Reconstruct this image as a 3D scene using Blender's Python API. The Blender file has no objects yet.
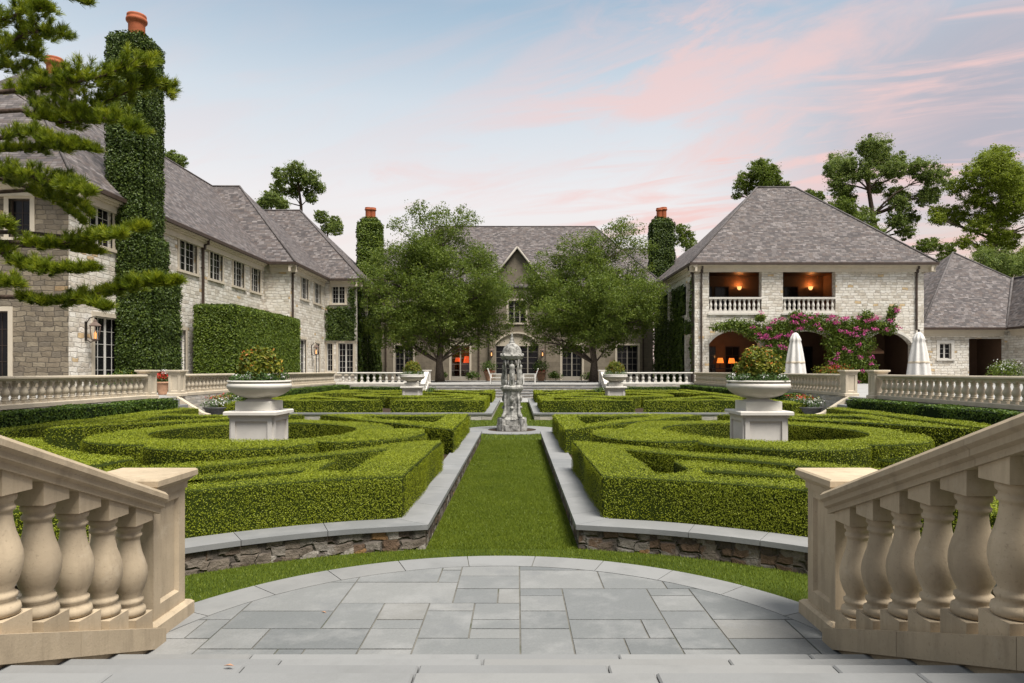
import bpy, math, random
import numpy as np
from mathutils import Vector, noise
from mathutils.geometry import tessellate_polygon

random.seed(11)
rng = np.random.default_rng(11)
sc = bpy.context.scene
R = math.radians
AX = -0.15            # garden axis, a little left of the camera
TZ = 0.85             # terrace level
EYE = 1.8

# ------------------------------------------------------------------ camera
cam_d = bpy.data.cameras.new("camera")
cam = bpy.data.objects.new("camera", cam_d)
sc.collection.objects.link(cam)
cam.location = (0, 0, EYE)
cam.rotation_euler = (R(90), 0, 0)
cam_d.lens = 24.0
cam_d.sensor_width = 36.0
cam_d.shift_y = 28.5 / 1024
cam_d.shift_x = -5.0 / 1024
cam_d.clip_end = 5000
sc.camera = cam

# ------------------------------------------------------------------ sky, sun, exposure
SUN_EL, SUN_AZ = 64.0, 139.0      # high behind the camera's right shoulder, veiled by thin cloud
world = bpy.data.worlds.new("World")
sc.world = world
world.use_nodes = True
wt = world.node_tree
wt.nodes.clear()


def wn(t, **kw):
    n = wt.nodes.new(t)
    for k, v in kw.items():
        setattr(n, k, v)
    return n


def wlink(a, b):
    wt.links.new(a, b)


def wm(op, a, b=0.0, c=0.0, clamp=False):
    n = wn("ShaderNodeMath", operation=op, use_clamp=clamp)
    for i, x in enumerate((a, b, c)):
        if isinstance(x, (int, float)):
            n.inputs[i].default_value = x
        else:
            wlink(x, n.inputs[i])
    return n.outputs[0]


def wmix(f, a, b):
    n = wn("ShaderNodeMix", data_type="RGBA")
    for i, x in ((0, f), (6, a), (7, b)):
        if isinstance(x, (int, float)):
            n.inputs[i].default_value = x
        elif isinstance(x, tuple):
            n.inputs[i].default_value = (*x, 1)
        else:
            wlink(x, n.inputs[i])
    return n.outputs[2]


def wramp(f, stops, interp="LINEAR"):
    n = wn("ShaderNodeValToRGB")
    n.color_ramp.interpolation = interp
    e = n.color_ramp.elements
    while len(e) > 1:
        e.remove(e[-1])
    e[0].position = stops[0][0]
    e[0].color = (*stops[0][1], 1)
    for p, c in stops[1:]:
        k = e.new(p)
        k.color = (*c, 1)
    wlink(f, n.inputs[0])
    return n.outputs[0]


tc = wn("ShaderNodeTexCoord")
sep = wn("ShaderNodeSeparateXYZ")
wlink(tc.outputs["Generated"], sep.inputs[0])
dx, dy, dz = sep.outputs
sky = wn("ShaderNodeTexSky", sky_type="NISHITA")
sky.sun_disc = False
sky.sun_elevation = R(SUN_EL)
sky.sun_rotation = R(SUN_AZ)
sky.air_density = 1.0
sky.dust_density = 2.0
SKYOFF = (2.3, 0.4, 0.0)
SK = 8.85                                     # Background strength is 0.1
# thin veil of cloud, its colour by height above the horizon
veil = wramp(dz, [(0.0, (0.80, 0.655, 0.56)), (0.10, (0.81, 0.715, 0.655)), (0.242, (0.755, 0.735, 0.735)), (0.36, (0.575, 0.635, 0.69)),
                  (0.47, (0.325, 0.445, 0.56)), (0.58, (0.40, 0.47, 0.54)), (0.72, (0.56, 0.58, 0.60)), (1.0, (0.66, 0.65, 0.63))])
# cloud sheet seen in perspective
hgt = wm("ADD", wm("MAXIMUM", dz, 0.0), 0.16)
cx_, cy_ = wm("DIVIDE", dx, hgt), wm("DIVIDE", dy, hgt)
comb = wn("ShaderNodeCombineXYZ")
wlink(wm("ADD", wm("MULTIPLY", cx_, 0.62), wm("MULTIPLY", cy_, -0.15)), comb.inputs[0])
wlink(wm("ADD", wm("MULTIPLY", cy_, 2.0), wm("MULTIPLY", cx_, 0.80)), comb.inputs[1])
n1 = wn("ShaderNodeTexNoise")
n1.inputs["Scale"].default_value = 1.8
n1.inputs["Detail"].default_value = 8
n1.inputs["Roughness"].default_value = 0.6
n1.inputs["Distortion"].default_value = 1.3
off1 = wn("ShaderNodeVectorMath", operation="ADD")
off1.inputs[1].default_value = SKYOFF
wlink(comb.outputs[0], off1.inputs[0])
wlink(off1.outputs[0], n1.inputs["Vector"])


def smooth(x, lo, hi):
    n = wn("ShaderNodeMapRange", interpolation_type="SMOOTHSTEP")
    n.inputs[1].default_value = lo
    n.inputs[2].default_value = hi
    wlink(x, n.inputs[0])
    return n.outputs[0]


right = smooth(dx, -0.25, 0.30)
pinkm = smooth(n1.outputs[0], 0.42, 0.66)
pinkm = wm("MULTIPLY", pinkm, wm("ADD", wm("MULTIPLY", right, 0.82), 0.14))
low = smooth(dz, 0.62, 0.30)
n2 = wn("ShaderNodeTexNoise")
n2.inputs["Scale"].default_value = 0.75
n2.inputs["Detail"].default_value = 4
off = wn("ShaderNodeVectorMath", operation="ADD")
off.inputs[1].default_value = (7.3, 2.1, 0)
wlink(comb.outputs[0], off.inputs[0])
wlink(off.outputs[0], n2.inputs["Vector"])
pinkm = wm("MULTIPLY", pinkm, wm("MULTIPLY", low, smooth(n2.outputs[0], 0.24, 0.46)), clamp=True)
# broad broken bank of lit cloud over the pavilion, and a low one above the long wing's far end
comb3 = wn("ShaderNodeCombineXYZ")
wlink(wm("ADD", wm("MULTIPLY", dx, 2.1), wm("MULTIPLY", dz, 0.8)), comb3.inputs[0])
wlink(wm("SUBTRACT", wm("MULTIPLY", dz, 6.0), wm("MULTIPLY", dx, 1.7)), comb3.inputs[1])
n3 = wn("ShaderNodeTexNoise")
n3.inputs["Scale"].default_value = 1.7
n3.inputs["Detail"].default_value = 7
n3.inputs["Roughness"].default_value = 0.62
n3.inputs["Distortion"].default_value = 0.7
wlink(comb3.outputs[0], n3.inputs["Vector"])
puff = smooth(n3.outputs[0], 0.44, 0.66)
bank = wm("MULTIPLY", wm("MULTIPLY", smooth(dx, 0.0, 0.16), smooth(dx, 0.60, 0.36)), wm("MULTIPLY", smooth(dz, 0.20, 0.31), smooth(dz, 0.52, 0.43)))
bank2 = wm("MULTIPLY", wm("MULTIPLY", smooth(dx, -0.34, -0.16), smooth(dx, 0.10, -0.04)), wm("MULTIPLY", smooth(dz, 0.22, 0.255), smooth(dz, 0.31, 0.27)))
pinkm = wm("MAXIMUM", pinkm, wm("MULTIPLY", puff, wm("MULTIPLY", wm("ADD", bank, wm("MULTIPLY", bank2, 0.8)), 0.72), clamp=True))
mauve = wm("MULTIPLY", smooth(dx, 0.18, 0.55), smooth(n2.outputs[0], 0.30, 0.56))
mauve = wm("MULTIPLY", mauve, wm("MULTIPLY", smooth(dz, 0.10, 0.26), low))
vs = wn("ShaderNodeVectorMath", operation="SCALE")
vs.inputs[3].default_value = SK
c1 = wmix(wm("MULTIPLY", mauve, 0.85), veil, (0.36, 0.345, 0.40))
c2 = wmix(pinkm, c1, (0.80, 0.54, 0.50))
# warm glow low behind the trees on the pavilion side
glow = wm("MULTIPLY", smooth(dx, 0.38, 0.60), smooth(dz, 0.24, 0.06))
c3 = wmix(wm("MULTIPLY", glow, 0.75), c2, (0.64, 0.44, 0.33))
# the sky away from the sunset, behind the camera, is dimmer near the horizon
back = wm("MULTIPLY", smooth(dy, 0.25, -0.35), smooth(dz, 0.85, 0.35))
c4 = wmix(wm("MULTIPLY", back, 0.62), c3, (0.10, 0.115, 0.14))
wlink(c4, vs.inputs[0])
fin = wn("ShaderNodeMix", data_type="RGBA")
fin.inputs[0].default_value = 0.92
wlink(sky.outputs[0], fin.inputs[6])
wlink(vs.outputs[0], fin.inputs[7])
bg = wn("ShaderNodeBackground")
bg.inputs[1].default_value = 0.1
wlink(fin.outputs[2], bg.inputs[0])
wo = wn("ShaderNodeOutputWorld")
wlink(bg.outputs[0], wo.inputs[0])

sun_d = bpy.data.lights.new("sun", "SUN")
sun_d.energy = 5.0
sun_d.angle = R(26)
sun_d.color = (1.0, 0.95, 0.875)
sun = bpy.data.objects.new("sun", sun_d)
sc.collection.objects.link(sun)
sun.rotation_euler = (R(90 - SUN_EL), 0, R(180 - SUN_AZ))

sc.view_settings.view_transform = "Standard"
sc.view_settings.look = "None"
sc.view_settings.exposure = 0.46
sc.view_settings.gamma = 1.0
sc.cycles.use_denoising = True
sc.cycles.max_bounces = 6
sc.cycles.diffuse_bounces = 3
sc.cycles.glossy_bounces = 2
sc.cycles.transmission_bounces = 4
sc.cycles.transparent_max_bounces = 4
sc.cycles.caustics_reflective = False
sc.cycles.caustics_refractive = False

# ------------------------------------------------------------------ materials


class NT:
    def __init__(s, name):
        s.m = bpy.data.materials.new(name)
        s.m.use_nodes = True
        s.t = s.m.node_tree
        s.b = s.t.nodes["Principled BSDF"]
        s.out = s.t.nodes["Material Output"]

    def n(s, t, **kw):
        n = s.t.nodes.new(t)
        for k, v in kw.items():
            setattr(n, k, v)
        return n

    def l(s, a, b):
        s.t.links.new(a, b)

    def put(s, sock, x):
        if isinstance(x, (int, float)):
            sock.default_value = x
        elif isinstance(x, tuple):
            sock.default_value = (*x, 1) if len(sock.default_value) == 4 else x
        else:
            s.l(x, sock)

    def math(s, op, a, b=0.0, clamp=False):
        n = s.n("ShaderNodeMath", operation=op, use_clamp=clamp)
        s.put(n.inputs[0], a)
        s.put(n.inputs[1], b)
        return n.outputs[0]

    def mix(s, f, a, b, mode="MIX"):
        n = s.n("ShaderNodeMix", data_type="RGBA", blend_type=mode)
        s.put(n.inputs[0], f)
        s.put(n.inputs[6], a)
        s.put(n.inputs[7], b)
        return n.outputs[2]

    def ramp(s, f, stops, interp="LINEAR"):
        n = s.n("ShaderNodeValToRGB")
        n.color_ramp.interpolation = interp
        e = n.color_ramp.elements
        while len(e) > 1:
            e.remove(e[-1])
        e[0].position = stops[0][0]
        e[0].color = (*stops[0][1], 1)
        for p, c in stops[1:]:
            e.new(p).color = (*c, 1)
        s.put(n.inputs[0], f)
        return n.outputs[0]

    def uv(s):
        return s.n("ShaderNodeUVMap", uv_map="UVMap").outputs[0]

    def obj(s):
        return s.n("ShaderNodeTexCoord").outputs["Object"]

    def pos(s):
        return s.n("ShaderNodeNewGeometry").outputs["Position"]

    def noise(s, vec, scale, detail=4, rough=0.55, out=0):
        n = s.n("ShaderNodeTexNoise")
        n.inputs["Scale"].default_value = scale
        n.inputs["Detail"].default_value = detail
        n.inputs["Roughness"].default_value = rough
        s.l(vec, n.inputs["Vector"])
        return n.outputs[out]

    def rng(s, x, a, b, c=0.0, d=1.0):
        n = s.n("ShaderNodeMapRange")
        n.clamp = True
        for i, v in enumerate((x, a, b, c, d)):
            s.put(n.inputs[i], v)
        return n.outputs[0]

    def rnd(s):
        return s.n("ShaderNodeAttribute", attribute_name="rnd").outputs["Fac"]

    def bump(s, h, strength=0.5, dist=0.02):
        n = s.n("ShaderNodeBump")
        n.inputs["Strength"].default_value = strength
        n.inputs["Distance"].default_value = dist
        s.l(h, n.inputs["Height"])
        s.l(n.outputs[0], s.b.inputs["Normal"])

    def done(s, col=None, rough=0.8, spec=0.3, metal=0.0):
        if col is not None:
            s.put(s.b.inputs["Base Color"], col)
        s.put(s.b.inputs["Roughness"], rough)
        s.b.inputs["Specular IOR Level"].default_value = spec
        s.b.inputs["Metallic"].default_value = metal
        return s.m

    def cells(s, w, h, mort, distort=0.0, dscale=3.0, wvar=0.5):
        """courses of blocks in metres: (random per block, second random, block mask, height in course)"""
        v = s.uv()
        if distort:
            nv = s.noise(v, dscale, 2, 0.5, out=1)
            sub = s.n("ShaderNodeVectorMath", operation="SUBTRACT")
            s.l(nv, sub.inputs[0])
            sub.inputs[1].default_value = (0.5, 0.5, 0.5)
            sca = s.n("ShaderNodeVectorMath", operation="SCALE")
            s.l(sub.outputs[0], sca.inputs[0])
            sca.inputs[3].default_value = distort
            ad = s.n("ShaderNodeVectorMath", operation="ADD")
            s.l(v, ad.inputs[0])
            s.l(sca.outputs[0], ad.inputs[1])
            v = ad.outputs[0]
        sp = s.n("ShaderNodeSeparateXYZ")
        s.l(v, sp.inputs[0])
        u, vv = sp.outputs[0], sp.outputs[1]
        vh = s.math("DIVIDE", vv, h)
        row = s.math("FLOOR", vh)
        fr = s.math("SUBTRACT", vh, row)
        w1 = s.n("ShaderNodeTexWhiteNoise", noise_dimensions="1D")
        s.l(row, w1.inputs["W"])
        wr = w1.outputs["Value"]
        ww = s.math("MULTIPLY", s.math("ADD", s.math("MULTIPLY", wr, wvar), 1 - wvar / 2), w)
        uu = s.math("ADD", s.math("DIVIDE", u, ww), s.math("MULTIPLY", wr, 17.3))
        col = s.math("FLOOR", uu)
        fu = s.math("SUBTRACT", uu, col)
        cb = s.n("ShaderNodeCombineXYZ")
        s.l(col, cb.inputs[0])
        s.l(row, cb.inputs[1])
        w2 = s.n("ShaderNodeTexWhiteNoise", noise_dimensions="2D")
        s.l(cb.outputs[0], w2.inputs["Vector"])
        sc2 = s.n("ShaderNodeSeparateColor")
        s.l(w2.outputs["Color"], sc2.inputs[0])
        du = s.math("MULTIPLY", s.math("MINIMUM", fu, s.math("SUBTRACT", 1.0, fu)), w)
        dv = s.math("MULTIPLY", s.math("MINIMUM", fr, s.math("SUBTRACT", 1.0, fr)), h)
        m = s.math("MINIMUM", du, dv)
        mask = s.rng(m, mort * 0.4, mort * 1.3)
        return w2.outputs["Value"], sc2.outputs[1], mask, fr


M = {}


def stone(name, w, h, ramp, mort_col, mort=0.012, distort=0.06, bump=0.6, bd=0.03, rough=0.85, nvar=0.25):
    t = NT(name)
    r, r2, mask, fr = t.cells(w, h, mort, distort)
    c = t.ramp(r, ramp, "CONSTANT")
    nz = t.noise(t.pos(), 3.5, 5)
    c = t.mix(nvar, c, t.ramp(nz, [(0.3, (0.25, 0.23, 0.21)), (0.7, (0.85, 0.83, 0.8))]), "OVERLAY")
    c = t.mix(mask, mort_col, c)
    h_ = t.math("ADD", t.math("MULTIPLY", mask, t.rng(r2, 0, 1, 0.5, 1.0)), t.math("MULTIPLY", t.noise(t.pos(), 14, 4), 0.45))
    t.bump(h_, bump, bd)
    M[name] = t.done(c, rough, 0.2)


stone("limewashed stone", 0.46, 0.19,
      [(0, (0.62, 0.575, 0.505)), (0.2, (0.72, 0.68, 0.615)), (0.42, (0.55, 0.505, 0.44)), (0.55, (0.67, 0.625, 0.555)),
       (0.72, (0.74, 0.705, 0.64)), (0.86, (0.50, 0.455, 0.39)), (0.972, (0.54, 0.41, 0.25))], (0.60, 0.555, 0.49), 0.016, 0.17, 1.0, 0.05, 0.85, 0.4)
stone("shade-toned wall and chimney stone", 0.46, 0.19,  # pine shade on the end wall put into the stone colour; chimneys share it
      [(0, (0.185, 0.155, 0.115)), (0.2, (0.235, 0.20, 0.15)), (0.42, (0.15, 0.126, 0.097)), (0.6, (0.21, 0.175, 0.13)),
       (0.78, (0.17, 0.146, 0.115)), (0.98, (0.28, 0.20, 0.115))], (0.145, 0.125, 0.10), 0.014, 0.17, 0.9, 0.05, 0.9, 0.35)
stone("taupe stone", 1.1, 0.42,
      [(0, (0.205, 0.175, 0.135)), (0.3, (0.225, 0.192, 0.148)), (0.55, (0.185, 0.158, 0.122)), (0.8, (0.212, 0.184, 0.142))],
      (0.16, 0.138, 0.108), 0.008, 0.02, 0.25, 0.01)
t = NT("rubble stone")
mp = t.n("ShaderNodeMapping")
mp.inputs["Scale"].default_value = (6.2, 11.0, 1)
t.l(t.uv(), mp.inputs[0])
wob = t.n("ShaderNodeVectorMath", operation="ADD")
t.l(mp.outputs[0], wob.inputs[0])
t.l(t.noise(t.uv(), 5.0, 3, 0.5, out=1), wob.inputs[1])
vo = t.n("ShaderNodeTexVoronoi", voronoi_dimensions="2D", distance="CHEBYCHEV")
vo.inputs["Scale"].default_value = 1.0
vo.inputs["Randomness"].default_value = 0.8
t.l(wob.outputs[0], vo.inputs["Vector"])
sc3 = t.n("ShaderNodeSeparateColor")
t.l(vo.outputs["Color"], sc3.inputs[0])
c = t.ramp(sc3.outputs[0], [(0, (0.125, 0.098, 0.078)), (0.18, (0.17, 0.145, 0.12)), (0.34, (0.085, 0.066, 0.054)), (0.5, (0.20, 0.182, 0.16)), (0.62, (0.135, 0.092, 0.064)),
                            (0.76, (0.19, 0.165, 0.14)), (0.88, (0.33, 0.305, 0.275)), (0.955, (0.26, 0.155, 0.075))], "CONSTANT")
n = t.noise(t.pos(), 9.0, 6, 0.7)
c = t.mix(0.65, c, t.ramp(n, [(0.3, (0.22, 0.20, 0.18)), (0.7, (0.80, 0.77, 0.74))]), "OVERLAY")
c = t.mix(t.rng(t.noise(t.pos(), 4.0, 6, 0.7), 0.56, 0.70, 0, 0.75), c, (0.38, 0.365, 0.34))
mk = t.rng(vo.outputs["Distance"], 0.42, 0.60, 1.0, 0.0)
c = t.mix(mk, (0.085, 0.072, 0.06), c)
t.bump(t.math("ADD", t.math("MULTIPLY", mk, 0.8), t.math("MULTIPLY", n, 0.8)), 1.0, 0.05)
M["rubble stone"] = t.done(c, 0.9, 0.2)
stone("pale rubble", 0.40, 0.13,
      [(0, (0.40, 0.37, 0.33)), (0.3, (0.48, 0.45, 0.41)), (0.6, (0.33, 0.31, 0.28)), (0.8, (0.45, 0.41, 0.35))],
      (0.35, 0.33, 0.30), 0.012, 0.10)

t = NT("slate roof")
r, r2, mask, fr = t.cells(0.29, 0.165, 0.010, 0.05, 2.0, 0.8)
c = t.ramp(r, [(0, (0.06, 0.054, 0.054)), (0.14, (0.105, 0.094, 0.092)), (0.30, (0.13, 0.118, 0.116)), (0.45, (0.08, 0.072, 0.073)),
               (0.60, (0.115, 0.097, 0.09)), (0.74, (0.155, 0.14, 0.137)), (0.86, (0.088, 0.072, 0.068)), (0.95, (0.185, 0.172, 0.17))], "CONSTANT")
mpb = t.n("ShaderNodeMapping")
mpb.inputs["Scale"].default_value = (0.9, 2.6, 1)
t.l(t.uv(), mpb.inputs[0])
big = t.noise(mpb.outputs[0], 0.8, 5, 0.65)
c = t.mix(0.75, c, t.ramp(big, [(0.3, (0.33, 0.31, 0.32)), (0.7, (0.64, 0.61, 0.58))]), "OVERLAY")
c = t.mix(mask, (0.07, 0.06, 0.06), c)
hh = t.math("ADD", t.math("MULTIPLY", t.math("SUBTRACT", 1.0, fr), 0.8), t.math("MULTIPLY", r2, 0.6))
hh = t.math("MULTIPLY", hh, mask)
t.bump(hh, 0.9, 0.03)
M["slate roof"] = t.done(c, 0.75, 0.35)


def plain(name, col, rough=0.7, nz=0.18, scale=6.0, spec=0.3, metal=0.0, bump=0.0, stain=None):
    t = NT(name)
    n = t.noise(t.pos(), scale, 5)
    lo = tuple(x * (1 - nz) for x in col)
    hi = tuple(min(1, x * (1 + nz)) for x in col)
    c = t.ramp(n, [(0.3, lo), (0.7, hi)])
    if stain:
        f = t.rng(t.noise(t.pos(), scale * 0.35, 6, 0.7), 0.52, 0.72)
        c = t.mix(f, c, stain)
    if bump:
        t.bump(t.noise(t.pos(), scale * 9, 5), bump, 0.01)
    M[name] = t.done(c, rough, spec, metal)
    return M[name]


def cast(name, col, dirt, pale):
    """cast or carved stone: a tone of its own per piece, rain streaks, grime and pale wear, fine pitting"""
    t = NT(name)
    oi = t.n("ShaderNodeObjectInfo").outputs["Random"]
    p = t.pos()
    mp = t.n("ShaderNodeMapping")
    mp.inputs["Scale"].default_value = (9, 9, 1.3)
    t.l(p, mp.inputs[0])
    streak = t.noise(mp.outputs[0], 1.0, 5, 0.65)
    c = t.ramp(t.noise(p, 2.6, 5), [(0.3, tuple(x * 0.86 for x in col)), (0.7, tuple(x * 1.12 for x in col))])
    c = t.mix(t.rng(streak, 0.50, 0.74, 0, 0.65), c, dirt)
    c = t.mix(t.rng(t.noise(p, 6.5, 6, 0.7), 0.56, 0.74, 0, 0.5), c, pale)
    c = t.mix(t.rng(t.noise(p, 55, 3, 0.6), 0.60, 0.72, 0, 0.5), c, dirt)
    hsv = t.n("ShaderNodeHueSaturation")
    t.l(c, hsv.inputs["Color"])
    t.l(t.rng(oi, 0, 1, 0.86, 1.12), hsv.inputs["Value"])
    t.bump(t.math("ADD", t.noise(p, 70, 4, 0.6), t.math("MULTIPLY", t.noise(p, 12, 4), 0.5)), 0.16, 0.010)
    M[name] = t.done(hsv.outputs[0], 0.82, 0.22)


cast("tan cast stone", (0.42, 0.34, 0.238), (0.25, 0.20, 0.14), (0.51, 0.435, 0.33))
plain("cream cast stone", (0.52, 0.45, 0.35), 0.8, 0.12, 3.0, 0.25, bump=0.2, stain=(0.46, 0.41, 0.33))
plain("white cast stone", (0.62, 0.59, 0.54), 0.75, 0.08, 3.0, 0.25, bump=0.12, stain=(0.55, 0.51, 0.46))
plain("stone trim", (0.54, 0.475, 0.38), 0.75, 0.08, 2.0)
plain("white painted timber", (0.62, 0.60, 0.56), 0.5, 0.05, 3.0)
plain("taupe timber", (0.33, 0.30, 0.255), 0.55, 0.08, 3.0)
plain("bronze gutter", (0.055, 0.037, 0.028), 0.5, 0.25, 4.0, 0.4)
plain("copper ridge", (0.12, 0.085, 0.07), 0.6, 0.2, 4.0)
plain("slate hip", (0.105, 0.094, 0.092), 0.8, 0.35, 3.0)
plain("terracotta", (0.36, 0.10, 0.042), 0.75, 0.18, 5.0)
plain("pale terracotta", (0.42, 0.24, 0.15), 0.8, 0.2, 8.0)
plain("lead planter", (0.075, 0.075, 0.075), 0.6, 0.25, 8.0)
plain("dark iron", (0.03, 0.024, 0.02), 0.5, 0.2, 8.0, 0.4)
plain("mulch soil", (0.045, 0.032, 0.022), 0.95, 0.45, 14.0, 0.1, bump=0.8)
plain("bark", (0.12, 0.095, 0.075), 0.9, 0.4, 10.0, 0.15, bump=0.9)
plain("pine bark", (0.075, 0.052, 0.04), 0.9, 0.45, 14.0, 0.15, bump=0.9)
plain("umbrella canvas", (0.66, 0.64, 0.61), 0.9, 0.06, 5.0, 0.1)
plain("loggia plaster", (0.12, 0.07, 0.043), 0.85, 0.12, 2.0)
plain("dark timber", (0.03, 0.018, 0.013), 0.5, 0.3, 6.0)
plain("room interior", (0.06, 0.045, 0.035), 0.9, 0.3, 1.0)
plain("walkway paving", (0.30, 0.297, 0.287), 0.85, 0.12, 1.3)

# shade-toned wall and chimney stone of the fountain: pale crust over dark grey
t = NT("fountain stone")
n = t.noise(t.pos(), 7.0, 7, 0.72)
c = t.ramp(n, [(0.34, (0.06, 0.057, 0.053)), (0.44, (0.19, 0.184, 0.17)), (0.56, (0.37, 0.36, 0.335)), (0.78, (0.50, 0.48, 0.44))])
t.bump(t.noise(t.pos(), 30, 5), 0.5, 0.015)
M["fountain stone"] = t.done(c, 0.85, 0.2)

# bluestone flags: one tone per slab (rnd), cloudy blooms
t = NT("bluestone")
r = t.rnd()
c = t.ramp(r, [(0, (0.122, 0.129, 0.130)), (0.2, (0.155, 0.161, 0.160)), (0.4, (0.18, 0.184, 0.181)), (0.6, (0.140, 0.147, 0.148)),
               (0.8, (0.20, 0.202, 0.197)), (1.0, (0.178, 0.174, 0.162))])
bl = t.noise(t.pos(), 1.9, 7, 0.68)
c = t.mix(t.rng(bl, 0.48, 0.66, 0, 0.42), c, (0.28, 0.28, 0.277))
dk = t.noise(t.pos(), 2.6, 6, 0.7)
c = t.mix(t.rng(dk, 0.54, 0.68, 0, 0.6), c, (0.155, 0.16, 0.163))
fine = t.noise(t.pos(), 60, 3)
c = t.mix(0.12, c, fine, "OVERLAY")
t.bump(t.math("ADD", t.noise(t.pos(), 24, 6, 0.65), t.math("MULTIPLY", t.noise(t.pos(), 5, 4), 1.2)), 0.45, 0.012)
M["bluestone"] = t.done(c, t.rng(bl, 0.3, 0.7, 0.5, 0.72), 0.35)
t = NT("pale bluestone")
c = t.ramp(t.rnd(), [(0, (0.185, 0.188, 0.188)), (0.5, (0.225, 0.227, 0.225)), (1, (0.205, 0.205, 0.20))])
bl = t.noise(t.pos(), 2.2, 6, 0.65)
c = t.mix(t.rng(bl, 0.48, 0.72, 0, 0.7), c, (0.16, 0.162, 0.16))
t.bump(t.noise(t.pos(), 24, 5), 0.3, 0.008)
M["pale bluestone"] = t.done(c, 0.7, 0.3)
t = NT("coping stone")
c = t.ramp(t.rnd(), [(0, (0.165, 0.17, 0.172)), (0.5, (0.21, 0.212, 0.212)), (1, (0.185, 0.188, 0.187))])
bl = t.noise(t.pos(), 2.5, 6, 0.65)
c = t.mix(t.rng(bl, 0.45, 0.72, 0, 0.6), c, (0.27, 0.27, 0.267))
t.bump(t.noise(t.pos(), 30, 5), 0.2, 0.006)
M["coping stone"] = t.done(c, 0.65, 0.35)
plain("mortar", (0.125, 0.12, 0.105), 0.9, 0.25, 8.0, stain=(0.06, 0.07, 0.035))


def leafmat(name, ramp, trans=0.25, rough=0.5, spec=0.35):
    t = NT(name)
    c = t.ramp(t.rnd(), ramp)
    big = t.noise(t.pos(), 1.7, 5, 0.6)
    c = t.mix(0.55, c, t.ramp(big, [(0.3, (0.38, 0.40, 0.36)), (0.7, (0.62, 0.60, 0.58))]), "OVERLAY")
    t.done(c, rough, spec)
    tr = t.n("ShaderNodeBsdfTranslucent")
    t.l(c, tr.inputs[0])
    mx = t.n("ShaderNodeMixShader")
    mx.inputs[0].default_value = trans
    t.l(t.b.outputs[0], mx.inputs[1])
    t.l(tr.outputs[0], mx.inputs[2])
    t.l(mx.outputs[0], t.out.inputs[0])
    M[name] = t.m


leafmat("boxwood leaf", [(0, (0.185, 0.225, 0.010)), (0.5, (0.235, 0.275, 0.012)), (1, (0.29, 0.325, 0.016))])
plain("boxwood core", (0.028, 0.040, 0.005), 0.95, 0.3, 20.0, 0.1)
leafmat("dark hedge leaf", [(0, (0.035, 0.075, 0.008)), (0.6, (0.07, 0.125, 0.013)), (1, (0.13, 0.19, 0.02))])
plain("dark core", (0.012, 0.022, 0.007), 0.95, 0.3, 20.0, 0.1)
leafmat("ivy leaf", [(0, (0.032, 0.058, 0.008)), (0.6, (0.06, 0.098, 0.012)), (1, (0.11, 0.155, 0.02))])
leafmat("clipped screen leaf", [(0, (0.06, 0.10, 0.010)), (0.6, (0.11, 0.165, 0.015)), (1, (0.18, 0.235, 0.025))])
leafmat("oak leaf", [(0, (0.085, 0.132, 0.018)), (0.6, (0.14, 0.195, 0.026)), (1, (0.215, 0.265, 0.04))], 0.45)
leafmat("pine foliage", [(0, (0.10, 0.15, 0.035)), (0.6, (0.18, 0.24, 0.055)), (1, (0.30, 0.35, 0.085))], 0.45)
leafmat("bright green oak leaf", [(0, (0.15, 0.20, 0.02)), (0.6, (0.24, 0.30, 0.03)), (1, (0.33, 0.38, 0.05))], 0.45)  # lighter green foliage of the broad tree above the annex
leafmat("pine needle", [(0, (0.06, 0.095, 0.007)), (0.55, (0.19, 0.245, 0.014)), (1, (0.40, 0.42, 0.026))], 0.35)
leafmat("shrub leaf", [(0, (0.08, 0.115, 0.012)), (0.6, (0.17, 0.20, 0.02)), (1, (0.30, 0.27, 0.03))])
leafmat("orange leaf", [(0, (0.42, 0.10, 0.02)), (0.6, (0.50, 0.20, 0.03)), (1, (0.5, 0.33, 0.05))])
leafmat("red flower", [(0, (0.45, 0.015, 0.015)), (1, (0.65, 0.06, 0.04))])
leafmat("white flower", [(0, (0.65, 0.65, 0.62)), (1, (0.8, 0.8, 0.78))])
leafmat("magenta flower", [(0, (0.45, 0.04, 0.20)), (0.7, (0.62, 0.10, 0.36)), (1, (0.68, 0.22, 0.42))])
leafmat("trailing leaf", [(0, (0.03, 0.07, 0.015)), (1, (0.10, 0.17, 0.04))])
leafmat("turf blade", [(0, (0.105, 0.15, 0.012)), (0.6, (0.145, 0.19, 0.016)), (1, (0.18, 0.22, 0.022))], 0.2)
t = NT("turf")
c = t.ramp(t.noise(t.pos(), 1.2, 5), [(0.3, (0.035, 0.054, 0.006)), (0.7, (0.055, 0.078, 0.008))])
c = t.mix(0.3, c, t.noise(t.pos(), 90, 3), "OVERLAY")
t.bump(t.noise(t.pos(), 70, 4), 0.5, 0.02)
M["turf"] = t.done(c, 0.9, 0.15)
t = NT("open ground")
c = t.ramp(t.noise(t.pos(), 0.08, 5), [(0.3, (0.05, 0.07, 0.018)), (0.7, (0.09, 0.11, 0.03))])
M["open ground"] = t.done(c, 0.95, 0.1)

t = NT("dark glass")
t.done((0.010, 0.010, 0.012), 0.08, 0.32)
M["dark glass"] = t.m
t = NT("clear glass")
tr = t.n("ShaderNodeBsdfTransparent")
tr.inputs[0].default_value = (0.85, 0.85, 0.85, 1)
gl = t.n("ShaderNodeBsdfGlossy")
gl.inputs["Roughness"].default_value = 0.03
mx = t.n("ShaderNodeMixShader")
mx.inputs[0].default_value = 0.10
t.l(tr.outputs[0], mx.inputs[1])
t.l(gl.outputs[0], mx.inputs[2])
t.l(mx.outputs[0], t.out.inputs[0])
M["clear glass"] = t.m


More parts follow.
